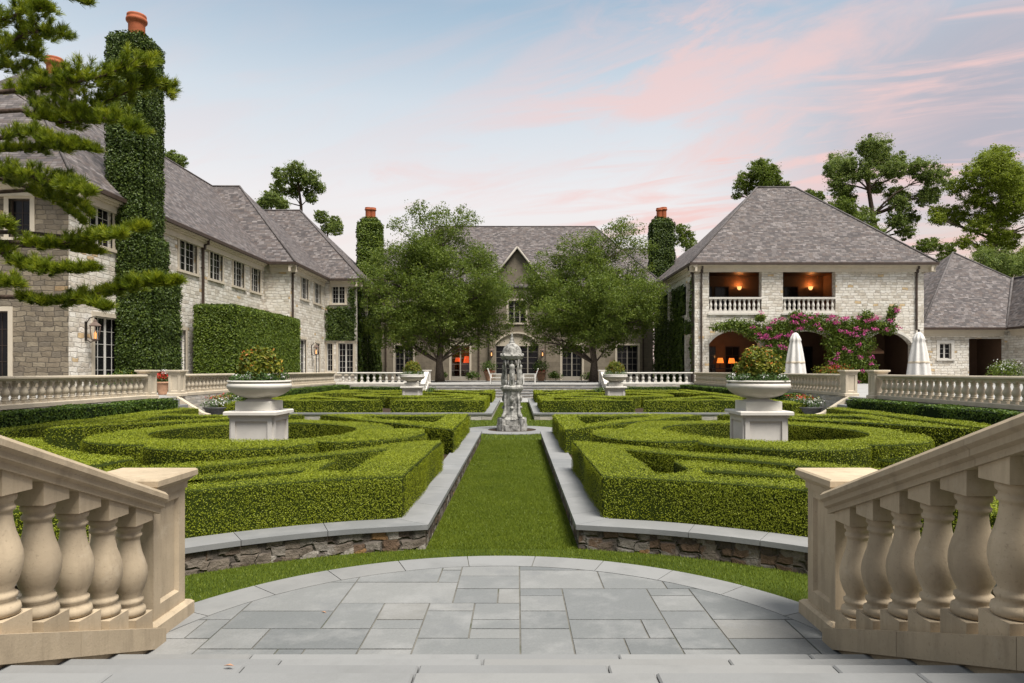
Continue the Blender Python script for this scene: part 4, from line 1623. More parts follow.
def downspout(T, W, a, z0, z1):
    mb = MB()
    wbar(mb, W, a - 0.05, a + 0.05, z0, z1 - 0.25, 0.04, 0.14)
    wbar(mb, W, a - 0.09, a + 0.09, z1 - 0.50, z1 - 0.26, 0.03, 0.22)
    wbar(mb, W, a - 0.05, a + 0.05, z1 - 0.26, z1 + 0.04, 0.32, 0.42)
    mb.tube([W.P(a, z1 - 0.28, 0.14), W.P(a, z1 - 0.2, 0.37)], 0.05, 6)
    for k in range(3):
        z = z0 + (z1 - z0) * (0.15 + 0.33 * k)
        wbar(mb, W, a - 0.075, a + 0.075, z, z + 0.05, 0.0, 0.15)
    mb.build("downspout", ["bronze gutter"], T)


def eave(T, pts, z, closed=False, band=True):
    """gutter and frieze board along an eave line (plan points, outside to the right)"""
    mg, mf = MB(), MB()
    for p, q in zip(pts[:-1], pts[1:]):
        W = Wall(p, q)
        wbar(mg, W, -0.06, W.L + 0.06, z - 0.17, z - 0.005, -0.09, 0.07)
        wbar(mf, W, 0.0, W.L, z - 0.24, z - 0.17, -0.45, -0.05)
        wbar(mf, W, 0.0, W.L, z - 0.62, z - 0.24, -0.45, -0.30)
        wbar(mf, W, 0.0, W.L, z - 0.34, z - 0.24, -0.30, -0.20)
    mg.build("gutter", ["bronze gutter"], T)
    mf.build("frieze", ["stone trim"], T)


def hip_ridges(T, segs, w=0.17):
    mb = MB()
    for p, q in segs:
        p, q = Vector(p), Vector(q)
        mb.tube([p + Vector((0, 0, 0.02)), q + Vector((0, 0, 0.02))], w / 2, 6)
    mb.build("ridge_cap", ["slate hip"], T)


def lantern(label, W, a, z, sc_=1.0, group="wall lanterns of the house"):
    """copper wall lantern on a bracket"""
    o = W.P(a, z)
    t = thing("wall_lantern", label, "lantern", o, group)
    mb = MB()
    c = Vector(W.P(a, z, 0.30 * sc_))
    k = sc_
    wbar(mb, W, a - 0.05 * k, a + 0.05 * k, z - 0.25 * k, z + 0.35 * k, 0.0, 0.03)
    mb.tube([W.P(a, z + 0.28 * k, 0.02), W.P(a, z + 0.46 * k, 0.14 * k), W.P(a, z + 0.50 * k, 0.28 * k), (c.x, c.y, z + 0.40 * k)], 0.016 * k, 6)
    mb.tube([W.P(a, z - 0.2 * k, 0.02), W.P(a, z - 0.30 * k, 0.16 * k), (c.x, c.y, z - 0.24 * k)], 0.014 * k, 6)
    mb.build("bracket", ["dark iron"], t)
    mb = MB()
    mb.lathe([(0.02, z + 0.42 * k), (0.05 * k, z + 0.38 * k), (0.06 * k, z + 0.33 * k), (0.17 * k, z + 0.24 * k), (0.19 * k, z + 0.21 * k), (0.17 * k, z + 0.20 * k)], c.x, c.y, 6, 0, False)
    mb.lathe([(0.02, z - 0.28 * k), (0.10 * k, z - 0.24 * k), (0.12 * k, z - 0.21 * k), (0.11 * k, z - 0.20 * k)], c.x, c.y, 6, 0, False)
    for q in range(6):
        an = 2 * math.pi * q / 6
        mb.tube([(c.x + 0.115 * k * math.cos(an), c.y + 0.115 * k * math.sin(an), z - 0.21 * k), (c.x + 0.16 * k * math.cos(an), c.y + 0.16 * k * math.sin(an), z + 0.21 * k)], 0.014 * k, 5)
    mb.build("lantern_cage", ["copper ridge"], t)
    mb = MB()
    mb.lathe([(0.03 * k, z - 0.19 * k), (0.034 * k, z - 0.02 * k), (0.012 * k, z + 0.05 * k), (0.0, z + 0.09 * k)], c.x, c.y, 8)
    mb.build("flame", ["lantern flame"], t)
    return t


# ------------------------------------------------------------------ long wing on the pine side
ZE = 8.9
T = thing("stone_wing", "long two-storey limewashed stone wing with steep slate roof behind the near pine", "house wing", (-16.75, 25.5, TZ))
XW = -16.75
wA = Wall((-31, 25.5), (XW, 25.5))
wB = Wall((XW, 25.5), (XW, 45.2))
wC = Wall((XW, 45.2), (-15.0, 45.2))
wD = Wall((-15.0, 45.2), (-15.0, 53.3))
wE = Wall((-15.0, 53.3), (-12.5, 53.3))
wF = Wall((-12.5, 53.3), (-12.5, 62.4))
up0, up1 = 6.80, 8.38
opsA = [(12.02, 12.82, 6.75, 8.2), (10.6, 12.0, 1.45, 4.0), (6.2, 7.6, 1.45, 4.0), (6.2, 7.4, 6.75, 8.2)]
opsB = [(1.15, 2.75, up0, up1), (1.55, 3.45, TZ + 0.02, 3.95), (8.35, 10.2, up0, up1), (11.7, 13.3, up0, up1), (14.8, 16.35, up0, up1), (17.5, 19.0, up0, up1), (7.9, 9.0, TZ + 0.02, 3.8)]
opsD = [(2.2, 3.8, up0, up1), (5.3, 6.9, up0, up1), (1.9, 3.3, TZ + 0.02, 3.95), (5.6, 6.6, TZ + 0.02, 3.8)]
opsE = [(0.55, 1.55, 7.0, 8.45), (1.05, 2.2, 1.5, 3.9), (0.15, 0.60, 1.7, 3.9)]
for W, ops, mat in ((wA, opsA, "shade-toned wall and chimney stone"), (wB, opsB, "limewashed stone"), (wC, [], "limewashed stone"), (wD, opsD, "limewashed stone"), (wE, opsE, "limewashed stone"), (wF, [(2.0, 3.4, 6.7, 8.2)], "limewashed stone")):
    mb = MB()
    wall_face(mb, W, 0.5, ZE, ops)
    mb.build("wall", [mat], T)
for o in opsA[:1]:
    window(T, wA, *o, leaves=1, nx=2, ny=3, frame="bronze gutter")
for o in opsA[1:]:
    window(T, wA, *o, leaves=2, nx=2, ny=4, frame="bronze gutter")
for k, o in enumerate(opsB):
    if o[2] > 4:
        window(T, wB, *o, leaves=2 if k else 2, nx=2, ny=4)
    else:
        window(T, wB, *o, leaves=2 if o[1] - o[0] > 1.5 else 1, nx=2, ny=5, name="door", kick=0.35, sill=False)
for o in opsD:
    if o[2] > 4:
        window(T, wD, *o, leaves=2, nx=2, ny=4)
    else:
        window(T, wD, *o, leaves=2, nx=1, ny=5, name="door", kick=0.35, sill=False)
window(T, wE, *opsE[0], leaves=2, nx=2, ny=4)
window(T, wE, *opsE[1], leaves=2, nx=2, ny=5)
window(T, wE, *opsE[2], leaves=1, nx=2, ny=5, w=0.10)
window(T, wF, 2.0, 3.4, 6.7, 8.2)
xe = XW + 0.45
ZR = 15.3
XR = -22.4
hipd = 5.9
YB = 70.0
mb = MB()
E = [(xe, 25.05, ZE), (-28.5, 25.05, ZE), (XR, 25.05 + hipd, ZR)]
mb.slab([(xe, 25.05, ZE), (xe, YB, ZE), (XR, YB, ZR), (XR, 25.05 + hipd, ZR)], 0.16)
mb.slab([(-28.5, 25.05, ZE), (xe, 25.05, ZE), (XR, 25.05 + hipd, ZR)], 0.16)
mb.slab([(-28.5, YB, ZE), (-28.5, 25.05, ZE), (XR, 25.05 + hipd, ZR), (XR, YB, ZR)], 0.16)
mb.build("roof", ["slate roof"], T)
# two cross-gabled projections with hipped ends
mb = MB()
x1, y0, yr = -14.55, 44.75, 50.2
hx = -20.4
mb.slab([(XR, y0, ZE), (x1, y0, ZE), (hx, yr, ZR), (XR, yr, ZR)], 0.16)
mb.slab([(x1, y0, ZE), (x1, 2 * yr - y0, ZE), (hx, yr, ZR)], 0.16)
mb.slab([(x1, 2 * yr - y0, ZE), (XR, 2 * yr - y0, ZE), (XR, yr, ZR), (hx, yr, ZR)], 0.16)
x2, y0b, yrb, hx2 = -12.05, 52.85, 58.6, -18.6
mb.slab([(XR, y0b, ZE), (x2, y0b, ZE), (hx2, yrb, ZR + 0.2), (XR, yrb, ZR + 0.2)], 0.16)
mb.slab([(x2, y0b, ZE), (x2, 2 * yrb - y0b, ZE), (hx2, yrb, ZR + 0.2)], 0.16)
mb.slab([(x2, 2 * yrb - y0b, ZE), (XR, 2 * yrb - y0b, ZE), (XR, yrb, ZR + 0.2), (hx2, yrb, ZR + 0.2)], 0.16)
mb.build("roof", ["slate roof"], T)
hip_ridges(T, [((xe, 25.05, ZE), (XR, 25.05 + hipd, ZR)), ((XR, 25.05 + hipd, ZR), (XR, 69, ZR)), ((x1, y0, ZE), (hx, yr, ZR)), ((XR, yr, ZR), (hx, yr, ZR)),
               ((x2, y0b, ZE), (hx2, yrb, ZR + .2)), ((XR, yrb, ZR + .2), (hx2, yrb, ZR + .2))], 0.14)
eave(T, [(-28.5, 25.05), (xe, 25.05), (xe, 44.75), (x1, 44.75), (x1, 52.85), (x2, 52.85), (x2, 62.3)], ZE)
downspout(T, wB, 10.75, TZ, ZE - 0.2)
downspout(T, wD, 0.22, TZ, ZE - 0.2)

lantern("copper wall lantern beside the glazed door close behind the pine branches", wB, 1.0, 3.25, 1.25)
lantern("copper wall lantern between the ivy chimney and the tall clipped screen hedge", wB, 11.9, 3.2, 1.25)
lantern("copper wall lantern on the wing just beyond the tall clipped screen hedge", wD, 4.6, 3.2, 1.2)


def chimney_pot(x, y, z, s=1.0):
    mb = MB()
    mb.lathe([(0.29 * s, z - 0.25 * s), (0.29 * s, z + 0.55 * s), (0.30 * s, z + 0.60 * s), (0.355 * s, z + 0.64 * s), (0.37 * s, z + 0.70 * s), (0.355 * s, z + 0.76 * s), (0.31 * s, z + 0.79 * s), (0.34 * s, z + 0.84 * s), (0.335 * s, z + 0.90 * s), (0.24 * s, z + 0.92 * s), (0.22 * s, z + 0.7 * s), (0.0, z + 0.7 * s)], x, y, 18)
    return mb


def ivy_chimney(label, boxes, pots, mat, dens, size, leaf="ivy leaf"):
    """boxes: x0,x1,y0,y1,z0,z1 from the ground up"""
    b = boxes[0]
    t = thing("ivy_chimney", label, "chimney", ((b[0] + b[1]) / 2, (b[2] + b[3]) / 2, b[4]))
    mb = MB()
    for q in boxes:
        mb.box(*q)
    mb.build("shaft", [mat], t)
    for p in pots:
        chimney_pot(*p).build("chimney_pot", ["terracotta"], t)
    mb = MB()
    for q in boxes:
        mb.box(q[0] + 0.02 - 0.08, q[1] - 0.02 + 0.08, q[2] - 0.06, q[3] + 0.06, q[4], q[5] + 0.04, 0)
        box_foliage(mb, q[0] - 0.08, q[1] + 0.08, q[2] - 0.08, q[3] + 0.08, q[4], q[5] + 0.06, dens, size, 1, 0.10, "xXyYZ", 0.16)
    mb.build("ivy", ["dark core", leaf], t)
    return t


# the tall chimney on the garden face of the wing, wrapped in ivy from the terrace up
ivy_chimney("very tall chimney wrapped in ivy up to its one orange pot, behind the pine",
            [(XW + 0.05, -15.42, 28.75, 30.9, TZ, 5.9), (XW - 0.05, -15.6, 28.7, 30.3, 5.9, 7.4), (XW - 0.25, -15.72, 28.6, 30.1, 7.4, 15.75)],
            [(-16.35, 29.35, 16.0, 1.15)], "shade-toned wall and chimney stone", 1000, 0.085)
T2 = thing("roof_chimney", "plain roof chimney with one round orange pot half hidden by the near pine's needles", "chimney", (-24.4, 36, 11))
mb = MB()
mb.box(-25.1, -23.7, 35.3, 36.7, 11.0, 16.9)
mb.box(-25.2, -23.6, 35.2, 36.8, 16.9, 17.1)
mb.build("shaft", ["shade-toned wall and chimney stone"], T2)
chimney_pot(-24.4, 36, 17.1, 1.25).build("chimney_pot", ["terracotta"], T2)

# ------------------------------------------------------------------ central house
FYD = 62.0
ZC = 9.4
T = thing("main_house", "central two-storey taupe stone house with slate roof behind the two terrace trees", "house", (AX, FYD, TZ))
X0, X1 = -12.5, 12.35
wM = Wall((X0, FYD), (X1, FYD))
s_of = lambda px: (px - 517) * FYD / 683 - X0
d_top = 4.05
ops = []
for a, b in ((395, 413), (451, 469.5), (562, 582), (617, 638)):
    ops.append((s_of(a), s_of(b), TZ + 0.02, d_top))
ups = [(s_of(a), s_of(b), 6.2, 8.0) for a, b in ((400, 416), (452, 468), (563, 580), (619, 636))]
cen = (s_of(494.5), s_of(539.5))
mb = MB()
wall_face(mb, wM, 0.4, ZC, ops + ups + [(cen[0] - 0.1, cen[1] + 0.1, TZ + 0.02, 8.2)], 0.35)
mb.build("wall", ["taupe stone"], T)
# bay with gable standing slightly forward
wG = Wall((X0 + cen[0] - 0.45, FYD - 0.35), (X0 + cen[1] + 0.45, FYD - 0.35))
bw = wG.L
d0, d1 = 0.55, bw - 0.55
mb = MB()
wc = bw / 2
wall_face(mb, wG, 0.4, ZC + 0.1, [(d0, d1, TZ + 0.02, 5.1, 1.0), (wc - 0.78, wc + 0.78, 6.05, 8.05)], 0.35)
mb.add([wG.P(0, ZC + 0.1), wG.P(bw, ZC + 0.1), wG.P(wc, ZC + 3.25)], [(0, 1, 2)])
for a in (0, bw):
    mb.add([wG.P(a, 0.4), wG.P(a, ZC + 0.1), wG.P(a, ZC + 0.1, -0.5), wG.P(a, 0.4, -0.5)], [(0, 1, 2, 3)])
mb.build("gable_wall", ["taupe stone"], T)
window(T, wG, wc - 0.78, wc + 0.78, 6.05, 8.05, 3, 1, 4, frame="taupe timber")
# arched head stone over three pairs of glazed doors
mb = MB()
mb.add([wG.P(d0, 3.97, -0.12), wG.P(d1, 3.97, -0.12), wG.P(d1, 5.1, -0.12), wG.P(d0, 5.1, -0.12)], [(0, 1, 2, 3)])
mb.build("arch_panel", ["stone trim"], T)
mb = MB()
hw, rise = (d1 - d0) / 2, 1.0
rad = (hw * hw + 1) / 2
pr_ = []
for k in range(17):
    u = d0 + (d1 - d0) * k / 16
    pr_.append((u, 5.1 - rad + math.sqrt(rad * rad - (u - wc) ** 2)))
for (u0, v0), (u1, v1) in zip(pr_[:-1], pr_[1:]):
    q = [wG.P(u0, v0, 0.07), wG.P(u1, v1, 0.07), wG.P(u1, v1 + 0.14, 0.07), wG.P(u0, v0 + 0.14, 0.07), wG.P(u0, v0, -0.1), wG.P(u1, v1, -0.1), wG.P(u1, v1 + 0.14, 0), wG.P(u0, v0 + 0.14, 0)]
    mb.add(q, [(0, 1, 2, 3), (3, 2, 6, 7), (4, 5, 1, 0)])
mb.build("arch_moulding", ["stone trim"], T)
window(T, wG, d0, d1, TZ + 0.02, 4.0, 4, 1, 5, name="door", frame="taupe timber", kick=0.5, trimmed=False)
for k, o in enumerate(ops):
    window(T, wM, *o, leaves=2, nx=2 if k != 1 else 1, ny=5, name="door", frame="taupe timber", glass="clear glass" if k == 1 else "dark glass", kick=0.3, sill=False)
for o in ups:
    window(T, wM, *o, leaves=2, nx=2, ny=4, frame="taupe timber")
# room behind the lit door
o = ops[1]
xa, xb = X0 + o[0] - 1.0, X0 + o[1] + 1.0
mb = MB()
mb.add([(xa, FYD + 3.5, TZ), (xb, FYD + 3.5, TZ), (xb, FYD + 3.5, 4.6), (xa, FYD + 3.5, 4.6)], [(0, 1, 2, 3)])
mb.add([(xa, FYD + .36, TZ), (xb, FYD + .36, TZ), (xb, FYD + 3.5, TZ), (xa, FYD + 3.5, TZ)], [(0, 1, 2, 3)])
mb.add([(xa, FYD + .36, 4.6), (xb, FYD + .36, 4.6), (xb, FYD + 3.5, 4.6), (xa, FYD + 3.5, 4.6)], [(3, 2, 1, 0)])
for x in (xa, xb):
    mb.add([(x, FYD + .36, TZ), (x, FYD + 3.5, TZ), (x, FYD + 3.5, 4.6), (x, FYD + .36, 4.6)], [(0, 1, 2, 3)])
mb.build("room", ["room interior"], T)
mb = MB()
mb.add([(X0, FYD + 0.5, ZC - 0.3), (X1, FYD + 0.5, ZC - 0.3), (X1, FYD + 9, ZC - 0.3), (X0, FYD + 9, ZC - 0.3)], [(0, 1, 2, 3)])
mb.build("attic_floor", ["room interior"], T)
ZCR, YR = 16.2, FYD + 6.6
mb = MB()
mb.slab([(-13.6, FYD - 0.5, ZC), (13.4, FYD - 0.5, ZC), (7.8, YR, ZCR), (-8.0, YR, ZCR)], 0.16)
mb.slab([(13.4, FYD - 0.5, ZC), (13.4, 2 * YR - FYD + 0.5, ZC), (7.8, YR, ZCR)], 0.16)
mb.slab([(-13.6, 2 * YR - FYD + 0.5, ZC), (-13.6, FYD - 0.5, ZC), (-8.0, YR, ZCR)], 0.16)
mb.slab([(13.4, 2 * YR - FYD + 0.5, ZC), (-13.6, 2 * YR - FYD + 0.5, ZC), (-8.0, YR, ZCR), (7.8, YR, ZCR)], 0.16)
# gable roof
gx0, gx1, gc = wG.P(0, 0)[0] - 0.25, wG.P(bw, 0)[0] + 0.25, wG.P(wc, 0)[0]
zp = ZC + 3.5
yg = FYD - 0.65
yb_ = FYD + 4.2
mb.slab([(gx0, yg, ZC - 0.05), (gc, yg, zp), (gc, yb_, zp), (gx0, yb_, ZC - 0.05)][::-1], 0.14)
mb.slab([(gx1, yg, ZC - 0.05), (gc, yg, zp), (gc, yb_, zp), (gx1, yb_, ZC - 0.05)], 0.14)
# lower links behind, toward the wings
for sg, xx in ((-1, -11), (1, 11)):
    mb.slab([(xx - 5, 64, 9.2), (xx + 5, 64, 9.2), (xx + 5, 69.5, 14.1), (xx - 5, 69.5, 14.1)], 0.16)
mb.build("roof", ["slate roof"], T)
hip_ridges(T, [((-8.0, YR, ZCR), (7.8, YR, ZCR)), ((13.4, FYD - .5, ZC), (7.8, YR, ZCR)), ((-13.6, FYD - .5, ZC), (-8, YR, ZCR)), ((6, 69.5, 14.1), (16, 69.5, 14.1))], 0.14)
mt = MB()
for xa_, xb_ in ((gx0, gc), (gx1, gc)):
    mt.tube([(xa_, yg - 0.04, ZC - 0.1), (xb_, yg - 0.04, zp - 0.05)], 0.11, 4)
mt.build("bargeboard", ["taupe timber"], T)
eave(T, [(-12.4, FYD - 0.5), (gx0 + 0.1, FYD - 0.5)], ZC)
eave(T, [(gx1 - 0.1, FYD - 0.5), (12.3, FYD - 0.5)], ZC)
for px in (386, 479, 545, 643):
    downspout(T, wM, s_of(px), TZ, ZC - 0.2)
lantern("wall lantern beside the arched doors toward the long wing", wG, 0.0 - 0.3 + 0.5, 3.3, 1.2)
lantern("wall lantern beside the arched doors toward the white pavilion", wG, bw - 0.2, 3.3, 1.2)


def lampshade(x, y, z0, z, label, mat, s=1.0):
    t = thing("table_lamp", label, "lamp", (x, y, z0), "lit table lamps indoors")
    mb = MB()
    mb.lathe([(0.10 * s, z0), (0.10 * s, z0 + 0.03), (0.03 * s, z0 + 0.06), (0.06 * s, z0 + 0.18 * s), (0.02 * s, z - 0.12 * s), (0.015 * s, z)], x, y, 10)
    mb.build("lamp_base", ["dark timber"], t)
    mb = MB()
    mb.lathe([(0.22 * s, z - 0.14 * s), (0.15 * s, z + 0.18 * s)], x, y, 14)
    mb.build("lamp_shade", [mat], t)
    l = bpy.data.lights.new("lamp_glow", "POINT")
    l.energy = 14 * s
    l.color = (1.0, 0.42, 0.12)
    l.shadow_soft_size = 0.15
    lo = bpy.data.objects.new("lamp_glow", l)
    sc.collection.objects.link(lo)
    lo.parent = t
    lo.location = Vector((x, y, z + 0.35 * s)) - Vector((x, y, z0))
    return t


# sideboard with two lamps in the lit room
xm = X0 + (ops[1][0] + ops[1][1]) / 2
mb = MB()
mb.box(xm - 0.9, xm + 0.9, FYD + 2.2, FYD + 2.7, TZ + 0.72, TZ + 0.80)
for sx in (-0.85, 0.75):
    for sy in (2.22, 2.58):
        mb.box(xm + sx, xm + sx + 0.1, FYD + sy, FYD + sy + 0.1, TZ, TZ + 0.72)
mb.build("sideboard", ["dark timber"], loc=(xm, FYD + 2.4, TZ), label="dark side table behind the red-lit glazed door under the leafy terrace tree", category="side table")
lampshade(xm + 0.5, FYD + 2.4, TZ + 0.8, 2.75, "wide red glowing lampshade behind the glazed door near the long wing", "red lampshade", 1.9)
lampshade(xm - 0.45, FYD + 2.4, TZ + 0.8, 2.75, "smaller red glowing lamp beside the wide shade behind the glazed door", "red lampshade", 1.2)

# ------------------------------------------------------------------ white pavilion
ZP = 9.3
PX0, PX1, PY = 12.5, 28.6, 48.0
T = thing("pavilion", "white stone two-storey pavilion with big hipped slate roof, two balconies and arches behind bougainvillea", "house wing", (20.5, PY, TZ))
wP = Wall((PX0, PY), (PX1, PY))
wS = Wall((PX0, 62.2), (PX0, PY))
sx_ = lambda x: x - PX0
opsP = [(1.0, 4.7, 5.8, 8.75), (6.2, 9.9, 5.8, 8.75), (1.0, 4.6, TZ + 0.02, 4.55, 0.9), (6.0, 10.0, TZ + 0.02, 4.55, 0.9), (11.9, 15.3, TZ + 0.02, 4.5, 0.9)]
mb = MB()
wall_face(mb, wP, 0.4, ZP, opsP, 0.55)
mb.build("wall", ["limewashed stone"], T)
mb = MB()
wall_face(mb, wS, 0.4, ZP, [(12.0, 13.3, 5.6, 8.2), (11.6, 13.3, TZ + 0.02, 4.3, 0.7), (6, 7.2, 6.2, 8.2)], 0.4)
mb.build("wall", ["limewashed stone"], T)
# arch mouldings
for a, b, c, d, rs in opsP[2:]:
    mb = MB()
    hw, m = (b - a) / 2, (a + b) / 2
    rad = (hw * hw + rs * rs) / (2 * rs)
    pts = []
    for k in range(19):
        u = a - 0.0 + (b - a) * k / 18
        pts.append((u, d - rad + math.sqrt(max(0, rad * rad - (u - m) ** 2))))
    for (u0, v0), (u1, v1) in zip(pts[:-1], pts[1:]):
        q = [wP.P(u0, v0, 0.05), wP.P(u1, v1, 0.05), wP.P(u1, v1 + 0.2, 0.05), wP.P(u0, v0 + 0.2, 0.05), wP.P(u0, v0, -0.2), wP.P(u1, v1, -0.2), wP.P(u1, v1 + 0.2, 0), wP.P(u0, v0 + 0.2, 0)]
        mb.add(q, [(0, 1, 2, 3), (3, 2, 6, 7), (4, 5, 1, 0)])
    mb.build("arch_moulding", ["white cast stone"], T)
# loggia interiors, upper and lower
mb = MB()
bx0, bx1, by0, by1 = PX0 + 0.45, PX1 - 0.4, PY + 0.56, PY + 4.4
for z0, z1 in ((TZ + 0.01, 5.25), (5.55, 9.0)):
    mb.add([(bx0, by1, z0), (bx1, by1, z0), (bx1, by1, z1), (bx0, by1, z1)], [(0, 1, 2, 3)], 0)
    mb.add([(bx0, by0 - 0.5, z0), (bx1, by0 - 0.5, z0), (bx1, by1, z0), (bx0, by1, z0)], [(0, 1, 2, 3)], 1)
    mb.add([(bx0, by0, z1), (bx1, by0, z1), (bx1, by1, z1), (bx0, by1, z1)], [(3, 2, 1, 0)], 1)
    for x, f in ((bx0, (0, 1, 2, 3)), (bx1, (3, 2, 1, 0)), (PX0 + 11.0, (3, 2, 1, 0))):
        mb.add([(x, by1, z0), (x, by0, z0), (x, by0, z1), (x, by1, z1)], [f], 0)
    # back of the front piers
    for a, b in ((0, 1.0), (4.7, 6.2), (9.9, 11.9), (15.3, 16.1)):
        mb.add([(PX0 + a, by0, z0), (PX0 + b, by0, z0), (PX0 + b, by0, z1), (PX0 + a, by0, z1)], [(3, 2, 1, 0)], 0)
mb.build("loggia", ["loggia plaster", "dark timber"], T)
wI = Wall((bx0, by1 - 0.02), (bx1, by1 - 0.02))
for z0, z1, xs in ((TZ + 0.05, 3.6, (1.2, 3.0, 7.0, 8.6)), (5.6, 8.2, (0.9, 2.2, 6.3, 7.5))):
    for a in xs:
        mb, mp = MB(), MB()
        glazed(mb, mp, wI, a, a + 1.1, z0, z1, 1, 2, 4, -0.08)
        o = mb.build("inner_door", ["dark timber"], T)
        mp.build("pane", ["dark glass"], o)
# balcony rails
PB = baluster_mesh("baluster", ["white cast stone"], 0.80, 0.08, 0.08, 12, 0, 0.95)
for a, b in ((1.0, 4.7), (6.2, 9.9)):
    mb = MB()
    wbar(mb, wP, a, b, 6.80, 6.93, -0.30, 0.0)
    wbar(mb, wP, a - 0.1, b + 0.1, 5.68, 5.80, -0.02, 0.10)
    wbar(mb, wP, a, b, 5.803, 5.98, -0.30, -0.02)
    r_ = mb.build("balcony_rail", ["white cast stone"], T)
    for k in range(11):
        put_part("baluster", PB, r_, wP.P(a + (b - a) * (k + 0.5) / 11, 5.99, -0.15))
mb = MB()
mb.slab([(PX0 - .4, PY - .5, ZP), (PX1 + .7, PY - .5, ZP), (22.2, 54.6, 16.4), (19.2, 54.6, 16.4)], 0.16)
mb.slab([(PX1 + .7, PY - .5, ZP), (PX1 + .7, 61.7, ZP), (22.2, 54.6, 16.4)], 0.16)
mb.slab([(PX1 + .7, 61.7, ZP), (PX0 - .4, 61.7, ZP), (19.2, 54.6, 16.4), (22.2, 54.6, 16.4)], 0.16)
mb.slab([(PX0 - .4, 61.7, ZP), (PX0 - .4, PY - .5, ZP), (19.2, 54.6, 16.4)], 0.16)
mb.slab([(PX0 - .7, 59, ZP - 0.05), (PX0 - .7, 72, ZP - 0.05), (17.5, 72, 14.1), (17.5, 59, 14.1)][::-1], 0.14)
mb.build("roof", ["slate roof"], T)
hip_ridges(T, [((PX0 - .4, PY - .5, ZP), (19.2, 54.6, 16.4)), ((PX1 + .7, PY - .5, ZP), (22.2, 54.6, 16.4)), ((19.2, 54.6, 16.4), (22.2, 54.6, 16.4))], 0.15)
eave(T, [(PX0 - .4, 61.7), (PX0 - .4, PY - .5), (PX1 + .7, PY - .5), (PX1 + .7, 56)], ZP)
downspout(T, wP, 0.45, TZ, ZP - 0.2)
downspout(T, wP, 15.55, 4.6, ZP - 0.2)
downspout(T, wS, 13.9, TZ, ZP - 0.2)
mb = MB()
mb.box(PX1 - 0.02, PX1 + 0.02, PY + 0.02, 62, 0.4, ZP)
mb.build("wall", ["limewashed stone"], T)


def sconce(x, y, z, label):
    t = thing("wall_sconce", label, "wall light", (x, y, z), "lit wall lights on the pavilion balconies")
    mb = MB()
    mb.box(x - 0.05, x + 0.05, y - 0.03, y, z - 0.15, z + 0.1)
    mb.tube([(x, y - 0.02, z - 0.1), (x, y - 0.14, z - 0.16), (x, y - 0.16, z - 0.05)], 0.014, 6)
    mb.build("bracket", ["dark iron"], t)
    mb = MB()
    mb.lathe([(0.07, z - 0.08), (0.15, z + 0.02), (0.18, z + 0.18)], x, y - 0.18, 10)
    mb.build("lamp_shade", ["lantern flame"], t)
    l = bpy.data.lights.new("lamp_glow", "POINT")
    l.energy = 34
    l.color = (1.0, 0.40, 0.12)
    l.shadow_soft_size = 0.1
    lo = bpy.data.objects.new("lamp_glow", l)
    sc.collection.objects.link(lo)
    lo.parent = t
    lo.location = (0, -0.30, 0.22)


sconce(17.0, by1 - 0.03, 8.0, "lit orange wall light in the balcony above the arch with two table lamps")
sconce(22.45, by1 - 0.03, 8.0, "lit orange wall light in the balcony above the bougainvillea")
# console and two orange lamps in the first arch
mb = MB()
mb.box(14.3, 16.6, 50.2, 50.7, TZ + 1.02, TZ + 1.08)
for x in (14.35, 16.45):
    mb.box(x, x + 0.1, 50.25, 50.65, TZ + 0.01, TZ + 1.02)
mb.build("console_table", ["dark timber"], loc=(15.4, 50.4, TZ), label="dark console table carrying two orange lamps inside the pavilion's first arch", category="console table")
lampshade(15.0, 50.4, TZ + 1.08, 2.48, "orange lamp on the console inside the pavilion arch, the one nearer the ivy corner", "orange lampshade", 1.15)
lampshade(15.85, 50.4, TZ + 1.08, 2.46, "orange lamp on the console inside the pavilion arch, the one nearer the closed parasol", "orange lampshade", 1.15)
# dark copper hood of the outdoor kitchen in the last arch
T3 = thing("range_hood", "dark copper cooking hood in the shade of the pavilion's last arch beyond the bougainvillea", "cooking hood", (26.0, 51.6, 2.5))
mb = MB()
mb.slab([(24.9, 50.6, 3.2), (27.2, 50.6, 3.2), (27.2, 52.3, 3.2), (24.9, 52.3, 3.2)], 0.18)
v = [(24.9, 50.6, 3.2), (27.2, 50.6, 3.2), (27.2, 52.3, 3.2), (24.9, 52.3, 3.2), (25.6, 51.6, 4.1), (26.5, 51.6, 4.1), (26.5, 52.3, 4.1), (25.6, 52.3, 4.1)]
mb.add(v, [(0, 1, 5, 4), (1, 2, 6, 5), (3, 0, 4, 7)])
mb.build("canopy", ["pale terracotta"], T3)
mb = MB()
mb.box(25.6, 26.5, 51.6, 52.3, 4.1, 5.2)
mb.build("flue", ["copper ridge"], T3)

# ------------------------------------------------------------------ low annex beyond the pavilion
ZA = 4.9
T = thing("annex", "low single-storey white stone annex with steep slate roof joined to the pavilion", "house wing", (33, 50, TZ))
wN = Wall((PX1 + 0.02, 50.0), (36.0, 50.0))
wQ = Wall((36.0, 50.0), (36.0, 40.0))
opsN = [(30.95 - 28.62, 31.8 - 28.62, 2.62, 3.75), (33.1 - 28.62, 35.7 - 28.62, TZ + 0.02, 4.1)]
mb = MB()
wall_face(mb, wN, 0.4, ZA, opsN, 0.3)
mb.build("wall", ["limewashed stone"], T)
mb = MB()
wall_face(mb, wQ, 0.4, ZA, [(4.6, 6.2, 1.6, 3.9)], 0.3)
mb.build("wall", ["limewashed stone"], T)
window(T, wN, *opsN[0], leaves=2, nx=1, ny=3, trim="white cast stone", w=0.22)
window(T, wQ, 4.6, 6.2, 1.6, 3.9)
mb = MB()
a, b = opsN[1][0], opsN[1][1]
